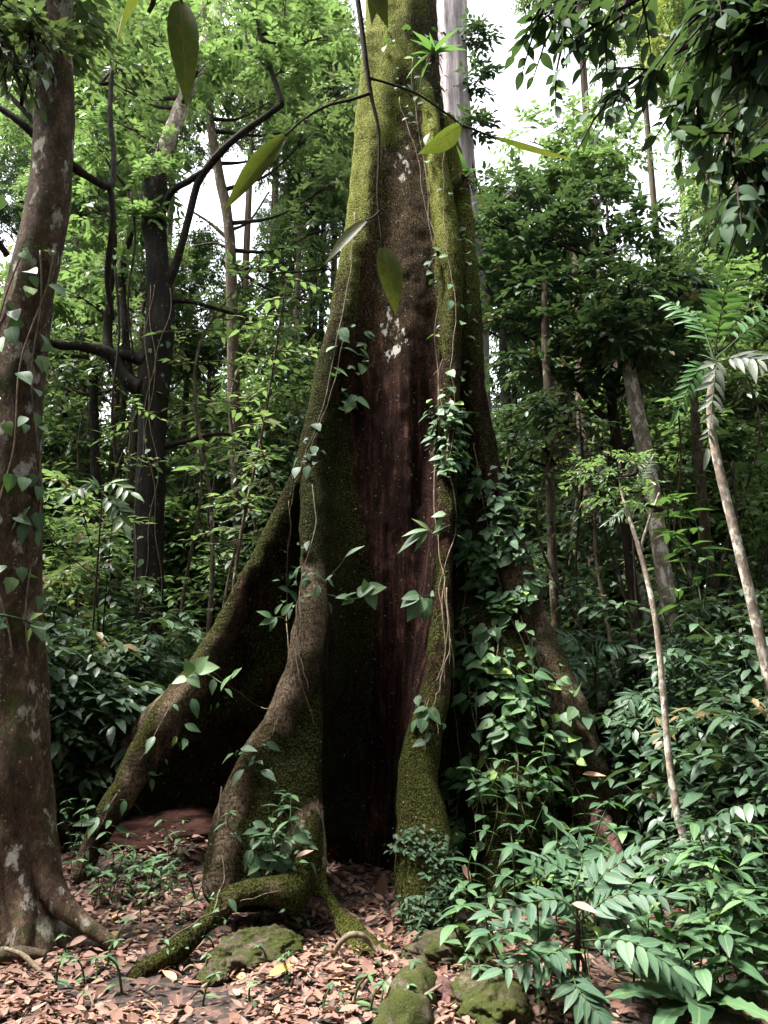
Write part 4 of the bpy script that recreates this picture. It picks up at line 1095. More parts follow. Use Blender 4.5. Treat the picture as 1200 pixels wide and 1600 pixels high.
def vine(label, polys, paths, lsize, tpl, seed, mat='vine', stem_r=.0048, out=.06, name='climbing_vine', hang=.8, clump=1, cat='vine', clumpy=True, keep_off=None):
    """polys: (polygon, count); paths: stems in pixels"""
    r = np.random.default_rng(seed); t = thing(name, label, cat); fo = MB(); st = MB(); c0 = None
    for px in paths:
        p = vine_path(px, .03, 8 * len(px), stem_r)
        if len(p) > 3: tube(st, p, 6, .15, seed)
        if c0 is None and len(p): c0 = p[-1, :3]
    for poly, n in polys:
        pos, nor = cling(poly, n, r)
        if not len(pos): continue
        if name == 'fern_patch': kp = pos[:, 1] < 5.5; pos, nor = pos[kp], nor[kp]
        if keep_off is not None and len(pos):
            dd_ = np.linalg.norm(pos[:, None, :] - keep_off[None, ::3, :3], axis=2).min(1); kp = (dd_ > .30) | (r.random(len(pos)) < .3); pos, nor = pos[kp], nor[kp]
        if len(pos) > 60 and clumpy:
            kp = vnoise(pos + seed, 4.5, seed) + r.normal(0, .06, len(pos)) > .46; pos, nor = pos[kp], nor[kp]
        m = len(pos)
        o_ = out * r.uniform(.2, 1.6, (m, 1))
        side = nrm(np.cross(nor, np.array([0, 0, 1.0])))
        for k in range(clump):
            d = nor * r.uniform(.2, .9, (m, 1)) + side * r.normal(0, .8, (m, 1)) + np.array([0, 0, -1.0]) * hang * r.uniform(.1, 1.2, (m, 1)) + r.normal(0, .15, (m, 3))
            up = nor * .8 + np.array([0, -.1, .85]) + r.normal(0, .3, (m, 3))
            if k == 0 and m > 100:
                h_ = m // 4; scatter(fo, LF2N, pos[:h_] + nor[:h_] * o_[:h_], d[:h_], up[:h_], lsize * .8 * r.uniform(.5, 1.3, h_), np.clip(r.normal(.55, .25, h_), 0, 1))
            scatter(fo, tpl, pos + nor * o_ + r.normal(0, .02, (m, 3)) * (k > 0), d, up, lsize * (.4 + 1.0 * r.random(m) ** 1.4), np.clip(r.normal(.45, .25, m), 0, 1))
            # petioles
        for q in range(0, m, 2):
            tube(fo, np.array([[*(pos[q] + side[q] * .03), stem_r * .5], [*(pos[q] + nor[q] * o_[q] * .6), stem_r * .4], [*(pos[q] + nor[q] * o_[q]), stem_r * .3]]), 4, 0, cap=False)
        if c0 is None: c0 = pos.mean(0)
    t.location = c0
    for mbx, nm, mt in ((st, 'stem', 'stem'), (fo, 'foliage', mat)):
        if mbx.n:
            for a in mbx.v: a -= np.array(c0, np.float32)
            mbx.obj(nm, M[mt], t)
    return t


vine('dangling vine with small leaves down the slim right ridge near the giant top', [([(655, 60), (700, 60), (735, 330), (735, 640), (690, 640), (668, 330)], 120), ([(590, 40), (700, 40), (720, 240), (640, 230)], 60)],
     [[(645, 90), (650, 180), (668, 280), (672, 360), (690, 430), (682, 520), (690, 620), (700, 700)], [(690, 230), (692, 300), (700, 400), (712, 480), (705, 560), (712, 640), (700, 730)], [(620, 150), (640, 210), (655, 260), (665, 330), (690, 390)]], .105, HEART1, 401)
vine('thick leafy vine curtain over the giant right shoulder', [([(670, 620), (745, 640), (800, 850), (815, 960), (760, 960), (700, 820)], 900), ([(690, 700), (800, 740), (840, 940), (770, 960)], 600)],
     [[(705, 620), (700, 720), (712, 820), (690, 900), (694, 980), (700, 1040)], [(722, 640), (730, 740), (715, 820), (730, 900), (722, 1000), (740, 1080)], [(740, 690), (755, 780), (770, 860), (790, 940), (820, 1020)], [(690, 560), (688, 660), (680, 760), (688, 860), (697, 960), (690, 1070)]], .10, HEART1, 402)
vine('broad leaved vine sprawling over the sloping right buttress', [([(720, 960), (830, 930), (900, 1090), (940, 1200), (900, 1260), (760, 1180), (720, 1080)], 680), ([(700, 1180), (900, 1200), (950, 1300), (820, 1380), (720, 1330)], 480)],
     [[(810, 960), (840, 1040), (870, 1120), (890, 1200), (930, 1280)], [(720, 960), (745, 1060), (750, 1160), (780, 1260), (760, 1350)], [(830, 1000), (835, 1100), (860, 1190), (865, 1290)], [(880, 1100), (885, 1180), (900, 1270), (880, 1350)], [(760, 900), (775, 1000), (770, 1100), (790, 1200)], [(700, 1000), (712, 1100), (722, 1200), (715, 1300)], [(790, 1020), (810, 1120), (805, 1220), (830, 1320)], [(745, 980), (735, 1080), (755, 1180), (745, 1290)]], .12, HEART, 403, keep_off=B4)
vine('hanging root vine bundle on the slim ridge above the swollen foot', [([(655, 1080), (690, 1080), (690, 1170), (655, 1170)], 12)],
     [[(690, 900), (694, 980), (690, 1050), (675, 1080), (668, 1130), (660, 1180)], [(697, 920), (700, 1000), (688, 1070), (678, 1100), (680, 1150)], [(685, 1040), (672, 1085), (664, 1110), (655, 1150)]], .12, HEART1, 404)
vine('small creeper with pale leaves on the mossy left shoulder', [([(530, 510), (575, 510), (560, 640), (510, 640)], 30), ([(475, 660), (512, 660), (500, 735), (470, 735)], 14)],
     [[(555, 330), (545, 440), (525, 540), (505, 640), (475, 720), (455, 790), (448, 860)], [(540, 520), (515, 620), (490, 690), (462, 740)]], .135, HEART1, 405)
vine('wiry vine with white fine stems down the pale buttress spine', [([(435, 860), (500, 830), (500, 960), (430, 990)], 34), ([(375, 1160), (425, 1160), (420, 1210), (372, 1210)], 12)],
     [[(488, 760), (492, 830), (475, 900), (470, 980), (468, 1060), (490, 1130)], [(455, 780), (448, 880), (450, 980), (455, 1060), (420, 1150)], [(480, 900), (465, 960), (472, 1030), (475, 1080)]], .12, LF2, 406, stem_r=.005)
vine('leafy creeper spilling over the front buttress foot', [([(340, 1250), (400, 1250), (430, 1330), (390, 1400), (335, 1420)], 70), ([(400, 1290), (490, 1300), (480, 1360), (400, 1350)], 46)],
     [[(350, 1230), (345, 1300), (350, 1380), (330, 1430)]], .105, LF2, 407, 'herb', out=.09)
vine('small leaved plants along the bent knee root', [([(240, 1440), (330, 1400), (400, 1385), (400, 1410), (330, 1450), (270, 1490)], 130), ([(400, 1370), (480, 1370), (480, 1440), (400, 1440)], 110)], [[(260, 1480), (330, 1430), (390, 1400), (450, 1395)]], .045, LF1, 408, 'herb', .003, .05, hang=.3)
vine('dense patch of tiny ferns coating the swollen root foot', [([(618, 1320), (650, 1290), (670, 1310), (690, 1300), (712, 1360), (708, 1430), (675, 1480), (645, 1450), (622, 1400)], 900), ([(600, 1300), (700, 1280), (720, 1440), (640, 1480)], 150)], [[(640, 1300), (650, 1380), (665, 1460)]], .042, LF2, 409, 'herb', .003, .05, 'fern_patch', .5, 1, 'fern')
vine('scattered seedlings on the far reaching left buttress', [([(150, 1240), (330, 1040), (350, 1070), (190, 1300), (130, 1370), (115, 1350)], 26)], [[(320, 1030), (250, 1130), (190, 1230), (145, 1310), (120, 1370)], [(320, 1040), (370, 1080), (420, 1110), (440, 1090)]], .13, LF2, 410, stem_r=.004)
vine('moss tufts and small leaves on the right buttress base', [([(700, 1240), (800, 1240), (830, 1420), (720, 1440)], 220)], [[(740, 1250), (750, 1330), (735, 1420)]], .07, HEART1, 411, 'vine', .003, .05)

# sprigs standing out from the spine of the front buttress
def sprig(label, px, Y, leaves, lsize, mat='vine', r_=.007, name='leafy_sprig', tpl=LF2):
    t = thing(name, label, 'sprig', P(*px[0], Y[0])); b = np.array(t.location)
    p = catmull([[*P(x, y, yy), r_ * (1 - .6 * i / len(px))] for i, ((x, y), yy) in enumerate(zip(px, Y))], 16); p[:, :3] -= b
    mb = MB(); tube(mb, p, 6, .1); mb.obj('stem', M['green_stem'], t)
    mb = MB(); pos, d, s = [], [], []
    for (x, y, x2, y2, yy) in leaves:
        a, e = P(x, y, yy) - b, P(x2, y2, yy - .05) - b; pos.append(a); d.append(e - a); s.append(np.linalg.norm(e - a))
    scatter(mb, tpl, pos, d, np.tile([.1, -.75, .65], (len(pos), 1)) + rng.normal(0, .2, (len(pos), 3)), s, rng.uniform(.45, 1, len(pos)))
    mb.obj('foliage', M[mat], t); return t


sprig('sprig with a round pale leaf standing out across the dark trunk', [(490, 925), (525, 932), (555, 936), (575, 925)], [6.3, 6.15, 6.05, 6.0], [(558, 930, 582, 912, 6), (572, 922, 602, 915, 6), (575, 925, 588, 950, 6), (548, 934, 525, 930, 6.05), (540, 934, 555, 922, 6.05), (552, 936, 534, 942, 6.05), (572, 926, 570, 905, 6.0)], 1, tpl=HEART)
sprig('thin upright sprig with one narrow leaf pointing up right', [(488, 920), (510, 905), (530, 885), (540, 870)], [6.3, 6.15, 6.05, 6.0], [(540, 870, 565, 848, 6), (520, 898, 508, 905, 6.1), (512, 903, 522, 915, 6.1), (505, 905, 488, 890, 6.15)], 1, tpl=LF2N)
sprig('bright sprig beside the pale buttress spine', [(450, 975), (440, 965), (425, 965), (410, 955)], [6.2, 6.15, 6.1, 6.1], [(425, 965, 403, 952, 6.1), (430, 966, 405, 975, 6.1), (432, 964, 420, 985, 6.1), (440, 962, 455, 940, 6.1), (430, 960, 438, 942, 6.1)], 1, 'herb')
sprig('cluster of long narrow leaves on the right ridge', [(690, 850), (680, 838), (668, 832), (660, 828)], [6.55, 6.45, 6.4, 6.35], [(665, 830, 618, 856, 6.35), (668, 832, 645, 858, 6.35), (672, 830, 648, 806, 6.4), (668, 828, 628, 830, 6.35), (680, 835, 690, 800, 6.4), (676, 834, 700, 815, 6.4)], 1, tpl=LF2N)
sprig('sprig of hanging oval leaves beside the vine bundle', [(690, 935), (675, 930), (660, 932), (650, 928)], [6.5, 6.4, 6.35, 6.3], [(655, 930, 628, 932, 6.3), (652, 930, 625, 945, 6.3), (660, 933, 636, 968, 6.3), (668, 934, 662, 970, 6.35), (676, 934, 684, 962, 6.35), (672, 930, 690, 922, 6.35)], 1, tpl=HEART)
sprig('sprig of pale leaves on the left buttress crest', [(320, 1040), (305, 1050), (292, 1060)], [6.6, 6.45, 6.4], [(300, 1052, 288, 1030, 6.4), (296, 1056, 312, 1072, 6.4), (292, 1060, 268, 1065, 6.4), (303, 1050, 322, 1025, 6.4), (310, 1046, 340, 1040, 6.45)], 1, 'herb', tpl=HEART)
sprig('sprig with two light leaves over the dark hollow', [(312, 1045), (335, 1060), (350, 1068), (362, 1060)], [6.6, 6.4, 6.3, 6.25], [(345, 1080, 358, 1050, 6.25), (362, 1060, 374, 1042, 6.25), (335, 1060, 330, 1085, 6.4)], 1, 'herb')
for lab, x, y, Y in (('strap leaved epiphyte perched high against the pale fluted trunk', 678, 85, 7.0), ('small strap leaved epiphyte on the giant right edge', 728, 272, 7.05)):
    t = thing('epiphyte', lab, 'epiphyte', P(x, y, Y)); mb = MB(); n = 12 if x < 700 else 9; sz = .36 if x < 700 else .26
    d = rdir(n, -.5, 1); d[:, 1] -= .4; d[:, 0] += .25
    scatter(mb, LONG, np.zeros((n, 3)), d, np.tile([0, -.2, 1.0], (n, 1)), sz * rng.uniform(.6, 1.1, n), rng.uniform(.4, 1, n)); mb.obj('foliage', M['palm'], t)
    mb = MB(); rs = rdir(26, -1, .1); rs[:, 1] -= .2
    for q in rs: tube(mb, np.array([[0, .03, -.02, .006], [*(q * .10 + (0, .02, -.04)), .004], [*(q * .14 + (0, .02, -.12)), .002]]), 4)
    mb.obj('root_ball', M['log'], t)

# creeper on the mottled trunk
def creeper_on(path, label, n, lsize, seed, zlo, zhi, a0=-1.5, aw=1.2, tpl=HEART):
    r = np.random.default_rng(seed); t = thing('trunk_creeper', label, 'vine'); fo, st = MB(), MB()
    z = r.uniform(zlo, zhi, n); c = np.stack([np.interp(z, path[:, 2], path[:, k]) for k in range(4)], 1)
    a = a0 + r.normal(0, aw, n); nor = np.stack([np.cos(a), np.sin(a), np.zeros(n)], 1)
    pos = c[:, :3] + nor * (c[:, 3:4] + .02 + .05 * r.random((n, 1)))
    d = nor * .4 + np.array([0, 0, -.8]) + r.normal(0, .45, (n, 3)); scatter(fo, tpl, pos, d, nor + np.array([0, 0, .6]) + r.normal(0, .25, (n, 3)), lsize * r.uniform(.6, 1.2, n), r.uniform(.2, .9, n))
    for k in range(3):
        zz = np.linspace(zlo, zhi, 60); cc = np.stack([np.interp(zz, path[:, 2], path[:, q]) for q in range(4)], 1); aa = a0 + (k - 1) * .45 + .5 * np.sin(zz * 1.3 + k * 2.1) + .18 * np.sin(zz * 4.3 + k)
        tube(st, np.stack([cc[:, 0] + np.cos(aa) * (cc[:, 3] + .02), cc[:, 1] + np.sin(aa) * (cc[:, 3] + .02), zz, np.full(60, .007)], 1), 6, .1)
    b = np.array([c[0, 0], c[0, 1], zlo]); t.location = b
    for m_ in (fo, st):
        for v in m_.v: v -= b.astype(np.float32)
    st.obj('stem', M['stem'], t); fo.obj('foliage', M['vine'], t)


creeper_on(p1, 'heart leaved creeper climbing the mottled left trunk', 60, .13, 501, 1.7, 4.6, -1.2, .7)
creeper_on(fk, 'sparse pale leaved creeper on the dark forked trunk', 18, .12, 502, 2.5, 7.5, -1.5, .9, HEART1)
sprig('long pale runner reaching from the mottled trunk to the forked tree', [(20, 805), (60, 825), (110, 870), (160, 905), (215, 920)], [5.0, 5.2, 6.5, 8, 9.5], [(25, 808, 8, 835, 5), (35, 812, 42, 790, 5.0), (55, 822, 60, 850, 5.1), (40, 815, 30, 850, 5.0), (60, 826, 72, 812, 5.2), (20, 805, 48, 815, 5)], 1, 'vine', .008)
sprig('leafy runner crossing low in front of the left shade', [(0, 960), (40, 970), (60, 990), (70, 1030), (85, 1065)], [4.9, 5.0, 5.2, 5.3, 5.3], [(45, 970, 62, 955, 5), (48, 974, 70, 978, 5), (52, 978, 40, 1000, 5), (60, 990, 80, 1000, 5.1)], 1, 'vine', .007)

# ================================================================== close overhead twigs
BIG = leaf(9, .34, .18, .18, .85, .9)
BIGN = leaf(9, .2, .22, .2, .9, .9)
t = thing('hanging_twig', 'near overhead twig hanging straight down before the giant with big olive blotched leaves', 'branch', P(555, -20, 2.1)); b = np.array(t.location)
mb = MB()
for rows in ([(550, -60, 2.1, 4.6), (566, 50, 2.1, 4.2), (576, 130, 2.1, 3.6), (591, 200, 2.1, 2.2), (592, 250, 2.1, 1.7), (590, 310, 2.1, 1.5), (598, 390, 2.1, 1.2)], [(578, 146, 2.1, 2.6), (548, 156, 2.08, 2.4), (512, 165, 2.05, 2.2), (475, 186, 2.03, 1.9), (445, 212, 2.0, 1.4)], [(577, 122, 2.1, 2), (612, 132, 2.12, 1.8), (650, 146, 2.13, 1.7), (690, 172, 2.14, 1.5), (722, 196, 2.16, 1.2)], [(593, 330, 2.1, 2), (585, 338, 2.08, 1.8), (572, 345, 2.05, 1.6)], [(722, 196, 2.16, 1.8), (760, 210, 2.2, 1.6), (790, 222, 2.2, 1.5)]):
    p = pxpath(rows, 24); p[:, :3] -= b; tube(mb, p, 8, .1, 3)
mb.obj('twig', M['twig'], t)


def big_leaf(par, b, x, y, x2, y2, Y, Y2, up, tpl, lab=None, mat='hang'):
    a, e = P(x, y, Y), P(x2, y2, Y2); m = MB(); scatter(m, tpl, [a - b], [e - a], [up], [np.linalg.norm(e - a)], [rng.uniform(.1, .9)])
    o = m.obj('leaf', M[mat], par)
    if lab: o['label'] = lab
    return o


big_leaf(t, b, 598, 385, 624, 480, 2.1, 2.06, (.25, -1, .25), BIG, 'big olive leaf hanging at the twig tip')
big_leaf(t, b, 446, 212, 350, 312, 2.0, 1.95, (.6, -.7, .6), BIGN, 'narrow leaf slanting down to the left')
big_leaf(t, b, 574, 344, 505, 396, 2.05, 2.0, (.4, -.6, .8), BIGN)
big_leaf(t, b, 720, 198, 666, 242, 2.16, 2.1, (.3, -.6, -.8), BIG)
big_leaf(t, b, 772, 214, 882, 276, 2.2, 2.15, (.0, -.3, 1), leaf(9, .2, .2, -.2, .9))
big_leaf(t, b, 556, -60, 610, 20, 2.1, 2.05, (.2, -1, .1), BIG); big_leaf(t, b, 600, -50, 575, 25, 2.1, 2.1, (-.3, -1, .2), BIG)
t = thing('hanging_twig', 'near overhead twig at the upper left with two blotched leaves hanging', 'branch', P(270, -60, 2.1)); b = np.array(t.location)
mb = MB()
for rows in ([(330, -80, 2.1, 5), (270, -50, 2.1, 4), (200, -40, 2.1, 3)], [(278, -52, 2.1, 2.4), (280, -20, 2.1, 2), (284, 5, 2.1, 1.6)], [(246, -50, 2.1, 3), (240, 0, 2.12, 4), (232, 20, 2.14, 3)]):
    p = pxpath(rows, 12); p[:, :3] -= b; tube(mb, p, 8, .1, 3)
mb.obj('twig', M['twig'], t)
big_leaf(t, b, 281, 0, 294, 140, 2.1, 2.06, (.3, -1, .2), leaf(9, .26, .2, .2, .85, .9)); big_leaf(t, b, 262, -50, 152, 52, 2.1, 2.1, (-.2, -.5, .9), leaf(9, .5, .2, .2))

# ---- dark leafy branches hanging in from the upper right
def hang_branch(label, mains, seed, ntw, lsize, Yd=.25, mat='hang_dark', tpl=LF2, klen=.24, kk=6):
    r = np.random.default_rng(seed); t = thing('overhanging_branch', label, 'branch', P(*mains[0][0][:3])); b = np.array(t.location)
    tw, fo = MB(), MB(); pos, d = [], []
    for rows in mains:
        p = pxpath(rows, 30); p[:, :3] -= b; tube(tw, p, 7, .1, seed)
        for i in r.integers(3, 30, ntw):
            tn = p[min(i + 1, 29), :3] - p[i - 1, :3]; pos.append(p[i, :3] + r.normal(0, .02, 3)); dd = nrm(tn) * .5 + r.normal(0, .55, 3) + np.array([0, 0, -.35]); d.append(dd)
    pos, d = np.array(pos), np.array(d)
    sprays(fo, pos, d, kk, klen, lsize, tpl, droop=.45, r=r, twig=tw, leafdroop=.45)
    tw.obj('twig', M['twig'], t); fo.obj('foliage', M[mat], t); return t


hang_branch('dark leafy branch hanging into the upper right corner', [[(1330, -40, 3.4, 9), (1240, 10, 3.5, 7), (1150, 40, 3.6, 5), (1060, 80, 3.7, 4), (985, 130, 3.8, 2.5), (945, 160, 3.8, 1.5)], [(1300, -120, 3.5, 6), (1180, -60, 3.6, 5), (1060, -30, 3.7, 4), (960, 20, 3.8, 3), (900, 60, 3.9, 2)], [(1150, 40, 3.6, 4), (1120, 90, 3.6, 3), (1090, 140, 3.6, 2), (1080, 185, 3.6, 1)], [(1060, -30, 3.7, 3), (960, -20, 3.8, 3), (880, 10, 3.9, 2), (830, 30, 4, 1)]], 601, 17, .125)
hang_branch('dark leafy branch drooping down the upper right edge', [[(1290, 40, 3.2, 8), (1230, 80, 3.3, 6), (1180, 130, 3.35, 4), (1150, 190, 3.4, 3), (1130, 240, 3.4, 1.5)], [(1300, 150, 3.3, 5), (1220, 190, 3.4, 4), (1170, 250, 3.4, 3), (1140, 300, 3.4, 2)], [(1260, 210, 3.4, 4), (1200, 280, 3.4, 3), (1180, 330, 3.4, 1.5)]], 602, 13, .125)
hang_branch('leafy twigs dangling into the top edge right of the giant', [[(840, -120, 4.4, 5), (860, -40, 4.4, 4), (880, 40, 4.4, 3), (870, 110, 4.4, 1.5)], [(1000, -100, 4.2, 5), (985, -20, 4.2, 4), (960, 60, 4.2, 2), (950, 120, 4.2, 1)], [(900, -120, 4.5, 5), (930, -30, 4.5, 3), (925, 60, 4.5, 1.5)]], 603, 10, .115, klen=.2)
hang_branch('close cluster of black shaded leaves in the top right corner', [[(1320, -80, 2.6, 8), (1230, -30, 2.7, 6), (1160, -5, 2.7, 4), (1110, 10, 2.7, 2)], [(1320, 0, 2.6, 6), (1240, 20, 2.7, 4), (1180, 40, 2.7, 2)], [(1320, 60, 2.6, 6), (1250, 70, 2.7, 4), (1200, 90, 2.7, 2)]], 604, 26, .12)
hang_branch('leafy twig reaching over the top left corner', [[(-60, -60, 4.6, 6), (0, 0, 4.7, 4), (40, 40, 4.8, 3), (60, 80, 4.8, 1.5)], [(-40, 20, 4.7, 4), (0, 60, 4.7, 3), (25, 110, 4.7, 1.5)]], 605, 18, .11, mat='leaf_mid')

# ================================================================== pinnate plants
def frond(mbl, mbs, base, mid, tip, n, llen, up, w=.3, taper=.5, r=None, ang=.9, var=.5, tpl=None, droopl=.15, start=.2, terminal=True):
    """a pinnate leaf: rachis base-mid-tip with n leaflet pairs"""
    r = r or rng
    p = catmull([base, mid, tip], 30); tg = nrm(np.gradient(p, axis=0))
    L = np.linalg.norm(np.diff(p, axis=0), axis=1).sum()
    tube(mbs, np.hstack([p, np.linspace(.006, .0022, 30)[:, None]]), 5, 0, cap=False)
    pos, d, u, s = [], [], [], []
    for i in range(n):
        t = start + (1 - start) * (i + .3) / n; k = int(t * 29)
        sd = nrm(np.cross(tg[k], up)); lu = np.cross(sd, tg[k])
        for g in (1, -1):
            pos.append(p[k]); dd = tg[k] * math.cos(ang) + sd * g * math.sin(ang) + r.normal(0, .11, 3) - np.array([0, 0, droopl * r.uniform(.3, 1.8)]); d.append(dd); u.append(lu + r.normal(0, .1, 3))
            s.append(llen * (1 - taper * abs(t - .5) * 1.2) * r.uniform(.72, 1.12))
    if terminal: pos.append(p[-1]); d.append(tg[-1]); u.append(np.cross(nrm(np.cross(tg[-1], up)), tg[-1])); s.append(llen * .9)
    scatter(mbl, tpl or leaf(6, w, .14, .14, .8), pos, d, u, s, np.clip(var + r.normal(0, .12, len(pos)), 0, 1))


def frond_plant(name, label, cat, base, fronds, n, llen, mat='pinnate', group=None, stems=(), tpl=None, part='frond', seed=1, **kw):
    r = np.random.default_rng(seed); t = thing(name, label, cat, base, group); b = np.asarray(base)
    for (m, e) in fronds:
        ml, ms = MB(), MB()
        s0 = b * 0
        st_, mid, tip = (np.array([0, 0, 0.0]), P(*m) - b, P(*e) - b) if not stems else (None, None, None)
        frond(ml, ms, st_, mid, tip, n, llen, np.array([0, -.35, 1.0]), r=r, var=r.uniform(.3, .75), tpl=tpl, **kw)
        o = ml.obj(part, M[mat], t); ms.obj('rachis', M['green_stem'], o)
    return t


# the big pinnate-leaved shrub at the front right: woody stems, each leaf its own part
base = ground_at(890, 1600); base = np.array([P(890, 1600, 4.15)[0], 4.15, float(gz(P(890, 1600, 4.15)[0], 4.15))])
t = thing('pinnate_shrub', 'shrub with big grey green feathered leaves at the lower right front', 'shrub', base)
FR = [((905, 1440), (870, 1405, 4.1), (770, 1425, 4.0)), ((905, 1440), (960, 1400, 4.1), (1040, 1400, 4.0)), ((905, 1430), (940, 1370, 4.2), (1000, 1330, 4.15)), ((895, 1470), (860, 1490, 3.95), (785, 1515, 3.85)), ((900, 1470), (980, 1470, 3.95), (1050, 1510, 3.85)),
      ((895, 1500), (900, 1540, 3.85), (935, 1585, 3.75)), ((900, 1400), (880, 1360, 4.3), (820, 1330, 4.25)), ((905, 1480), (1000, 1490, 4.05), (1090, 1530, 4.0)), ((890, 1450), (840, 1445, 4.2), (765, 1455, 4.1)), ((900, 1420), (935, 1420, 4.3), (985, 1440, 4.3)), ((895, 1390), (910, 1340, 4.35), (880, 1300, 4.35))]
st = MB()
for k, ((x, y), m, e) in enumerate(FR):
    s = P(x, y, 4.12 + .04 * (k % 3)); ml, ms = MB(), MB()
    frond(ml, ms, s - base, P(*m) - base, P(*e) - base, 9 if k % 2 else 8, .15, np.array([rng.normal(0, .15), -.5, 1.0]), var=rng.uniform(.2, .8), w=.36, ang=.95)
    o = ml.obj('frond', M['pinnate'], t); ms.obj('rachis', M['green_stem'], o)
for x, y in ((905, 1430), (896, 1470), (900, 1390)):
    e = P(x, y, 4.14) - base; tube(st, catmull([[rng.normal(0, .02), rng.normal(0, .02), -.1, .014], [*(e * .5 + (rng.normal(0, .03), 0, 0)), .011], [*e, .006]], 12), 7, .1)
st.obj('stem', M['twig'], t)
# other feathered plants
def feather(label, base_px, fr, n, llen, mat='pinnate', name='feathered_plant', **kw):
    b = P(*base_px); t = thing(name, label, 'plant', b)
    for (m, e) in fr:
        ml, ms = MB(), MB(); frond(ml, ms, np.zeros(3), P(*m) - b, P(*e) - b, n, llen, np.array([0, -.7, .8]), var=rng.uniform(.2, .8), **kw); o = ml.obj('frond', M[mat], t); ms.obj('rachis', M['green_stem'], o)
    g = float(gz(b[0], b[1])) - .1 - b[2]; mb = MB(); tube(mb, catmull([[.05, .1, g, .016], [0, .06, g * .5, .012], [0, 0, 0, .008]], 10), 6, .1); mb.obj('stem', M['twig'], t)


feather('dark feathered fronds drooping beside the mossy sapling', (1000, 1085, 6.6), [((1020, 1110, 6.4), (1030, 1190, 6.3)), ((985, 1090, 6.5), (960, 1150, 6.4)), ((1035, 1085, 6.5), (1075, 1130, 6.4))], 11, .17, w=.22, start=.1)
feather('feathered leaves reaching up behind the vine covered buttress', (930, 1050, 7.2), [((905, 1010, 7.0), (865, 985, 6.9)), ((940, 1010, 7.0), (975, 1010, 6.9)), ((920, 1020, 7.1), (890, 1060, 6.8))], 9, .22, w=.26, start=.1)
feather('small fern with lacy fronds before the pale blotchy trunk', (985, 770, 7.0), [((1000, 745, 6.9), (1015, 720, 6.9)), ((970, 745, 6.9), (945, 730, 6.9)), ((1000, 790, 6.9), (1030, 800, 6.9)), ((975, 800, 6.9), (950, 815, 6.9))], 12, .12, 'leaf_bright', w=.16, start=.1)
feather('feathered green plant over the mottled trunk shade', (160, 770, 8.0), [((175, 755, 7.9), (205, 770, 7.8)), ((140, 755, 7.9), (110, 775, 7.8)), ((180, 790, 7.9), (195, 820, 7.8))], 6, .22, 'leaf_bright', w=.34, start=.15)

# slender palm at the right edge
pr = down(pxpath([(1222, 1180, 5.9, 9.5), (1208, 1100, 5.9, 8.5), (1192, 1020, 5.9, 8), (1172, 930, 5.9, 8), (1150, 840, 5.9, 7.5), (1130, 760, 5.9, 7), (1115, 690, 5.9, 6.5), (1110, 630, 5.9, 6), (1116, 570, 5.9, 5)], 50))
t = thing('slender_palm', 'slender leaning palm with a pale pinkish trunk and feather fronds at the right edge', 'palm', (pr[0, 0], pr[0, 1], float(gz(pr[0, 0], pr[0, 1])))); b = np.array(t.location)
trunk_obj(t, [pr], M['bark_pale'], 14, .07, 70)
for (s, m, e, n_, ll, mt, lab, a_) in (((1112, 590, 5.9), (1118, 570, 5.6), (1106, 700, 5.3), 11, .27, 'palm_grey', 'dry grey drooping frond', .75), ((1116, 560, 5.9), (1128, 480, 5.7), (1152, 370, 5.5), 11, .30, 'palm', 'upright green frond', 1.15),
                                   ((1116, 565, 5.9), (1170, 560, 5.7), (1260, 585, 5.5), 12, .32, 'palm_grey', None, .9), ((1116, 562, 5.9), (1090, 500, 6.1), (1040, 470, 6.3), 12, .30, 'palm', None, .9), ((1116, 562, 5.9), (1190, 500, 6.1), (1260, 480, 6.4), 12, .3, 'palm', None, .9), ((1114, 575, 5.9), (1090, 580, 5.8), (1060, 640, 5.7), 10, .26, 'palm', None, .8)):
    ml, ms = MB(), MB(); frond(ml, ms, P(*s) - b, P(*m) - b, P(*e) - b, n_ + 2, ll * .78, np.array([.1, -1, .35]), w=.22, ang=a_, taper=.9, start=.25, droopl=.12, tpl=leaf(7, .24, .2, .2, .85, .8))
    o = ml.obj('frond', M[mt], t); ms.obj('rachis', M['green_stem'], o)
    if lab: o['label'] = lab
# strap leaved rosette (nest fern) lower right
def rosette(name, label, base, n, length, tpl, mat, up=.9, seed=1, spread=1.0, jit=.2):
    r = np.random.default_rng(seed); t = thing(name, label, 'plant', base); m = MB(); a = np.arange(n) * 2.399 + r.uniform(0, 6)
    d = np.stack([np.cos(a) * spread, np.sin(a) * spread, up * r.uniform(.5, 1.3, n)], 1)
    scatter(m, tpl, np.stack([np.cos(a) * .02, np.sin(a) * .02, np.full(n, .02)], 1), d, np.tile([0, 0, 1.0], (n, 1)) + r.normal(0, jit, (n, 3)), length * r.uniform(.65, 1.1, n), np.clip(r.normal(.55, .2, n), 0, 1))
    m.obj('foliage', M[mat], t); return t


NEST = leaf(14, .26, .16, .42, .8, .7, .014)
for x, y, Y, lab, L, n in ((1085, 1600, 4.1, 'nest fern with broad wavy strap leaves at the lower right corner', .52, 13), (1000, 1500, 4.9, 'smaller nest fern behind the feathered shrub', .42, 10)):
    p = P(x, y, Y); rosette('nest_fern', lab, (p[0], Y, float(gz(p[0], Y))), n, L, NEST, 'herb', .75, int(x))

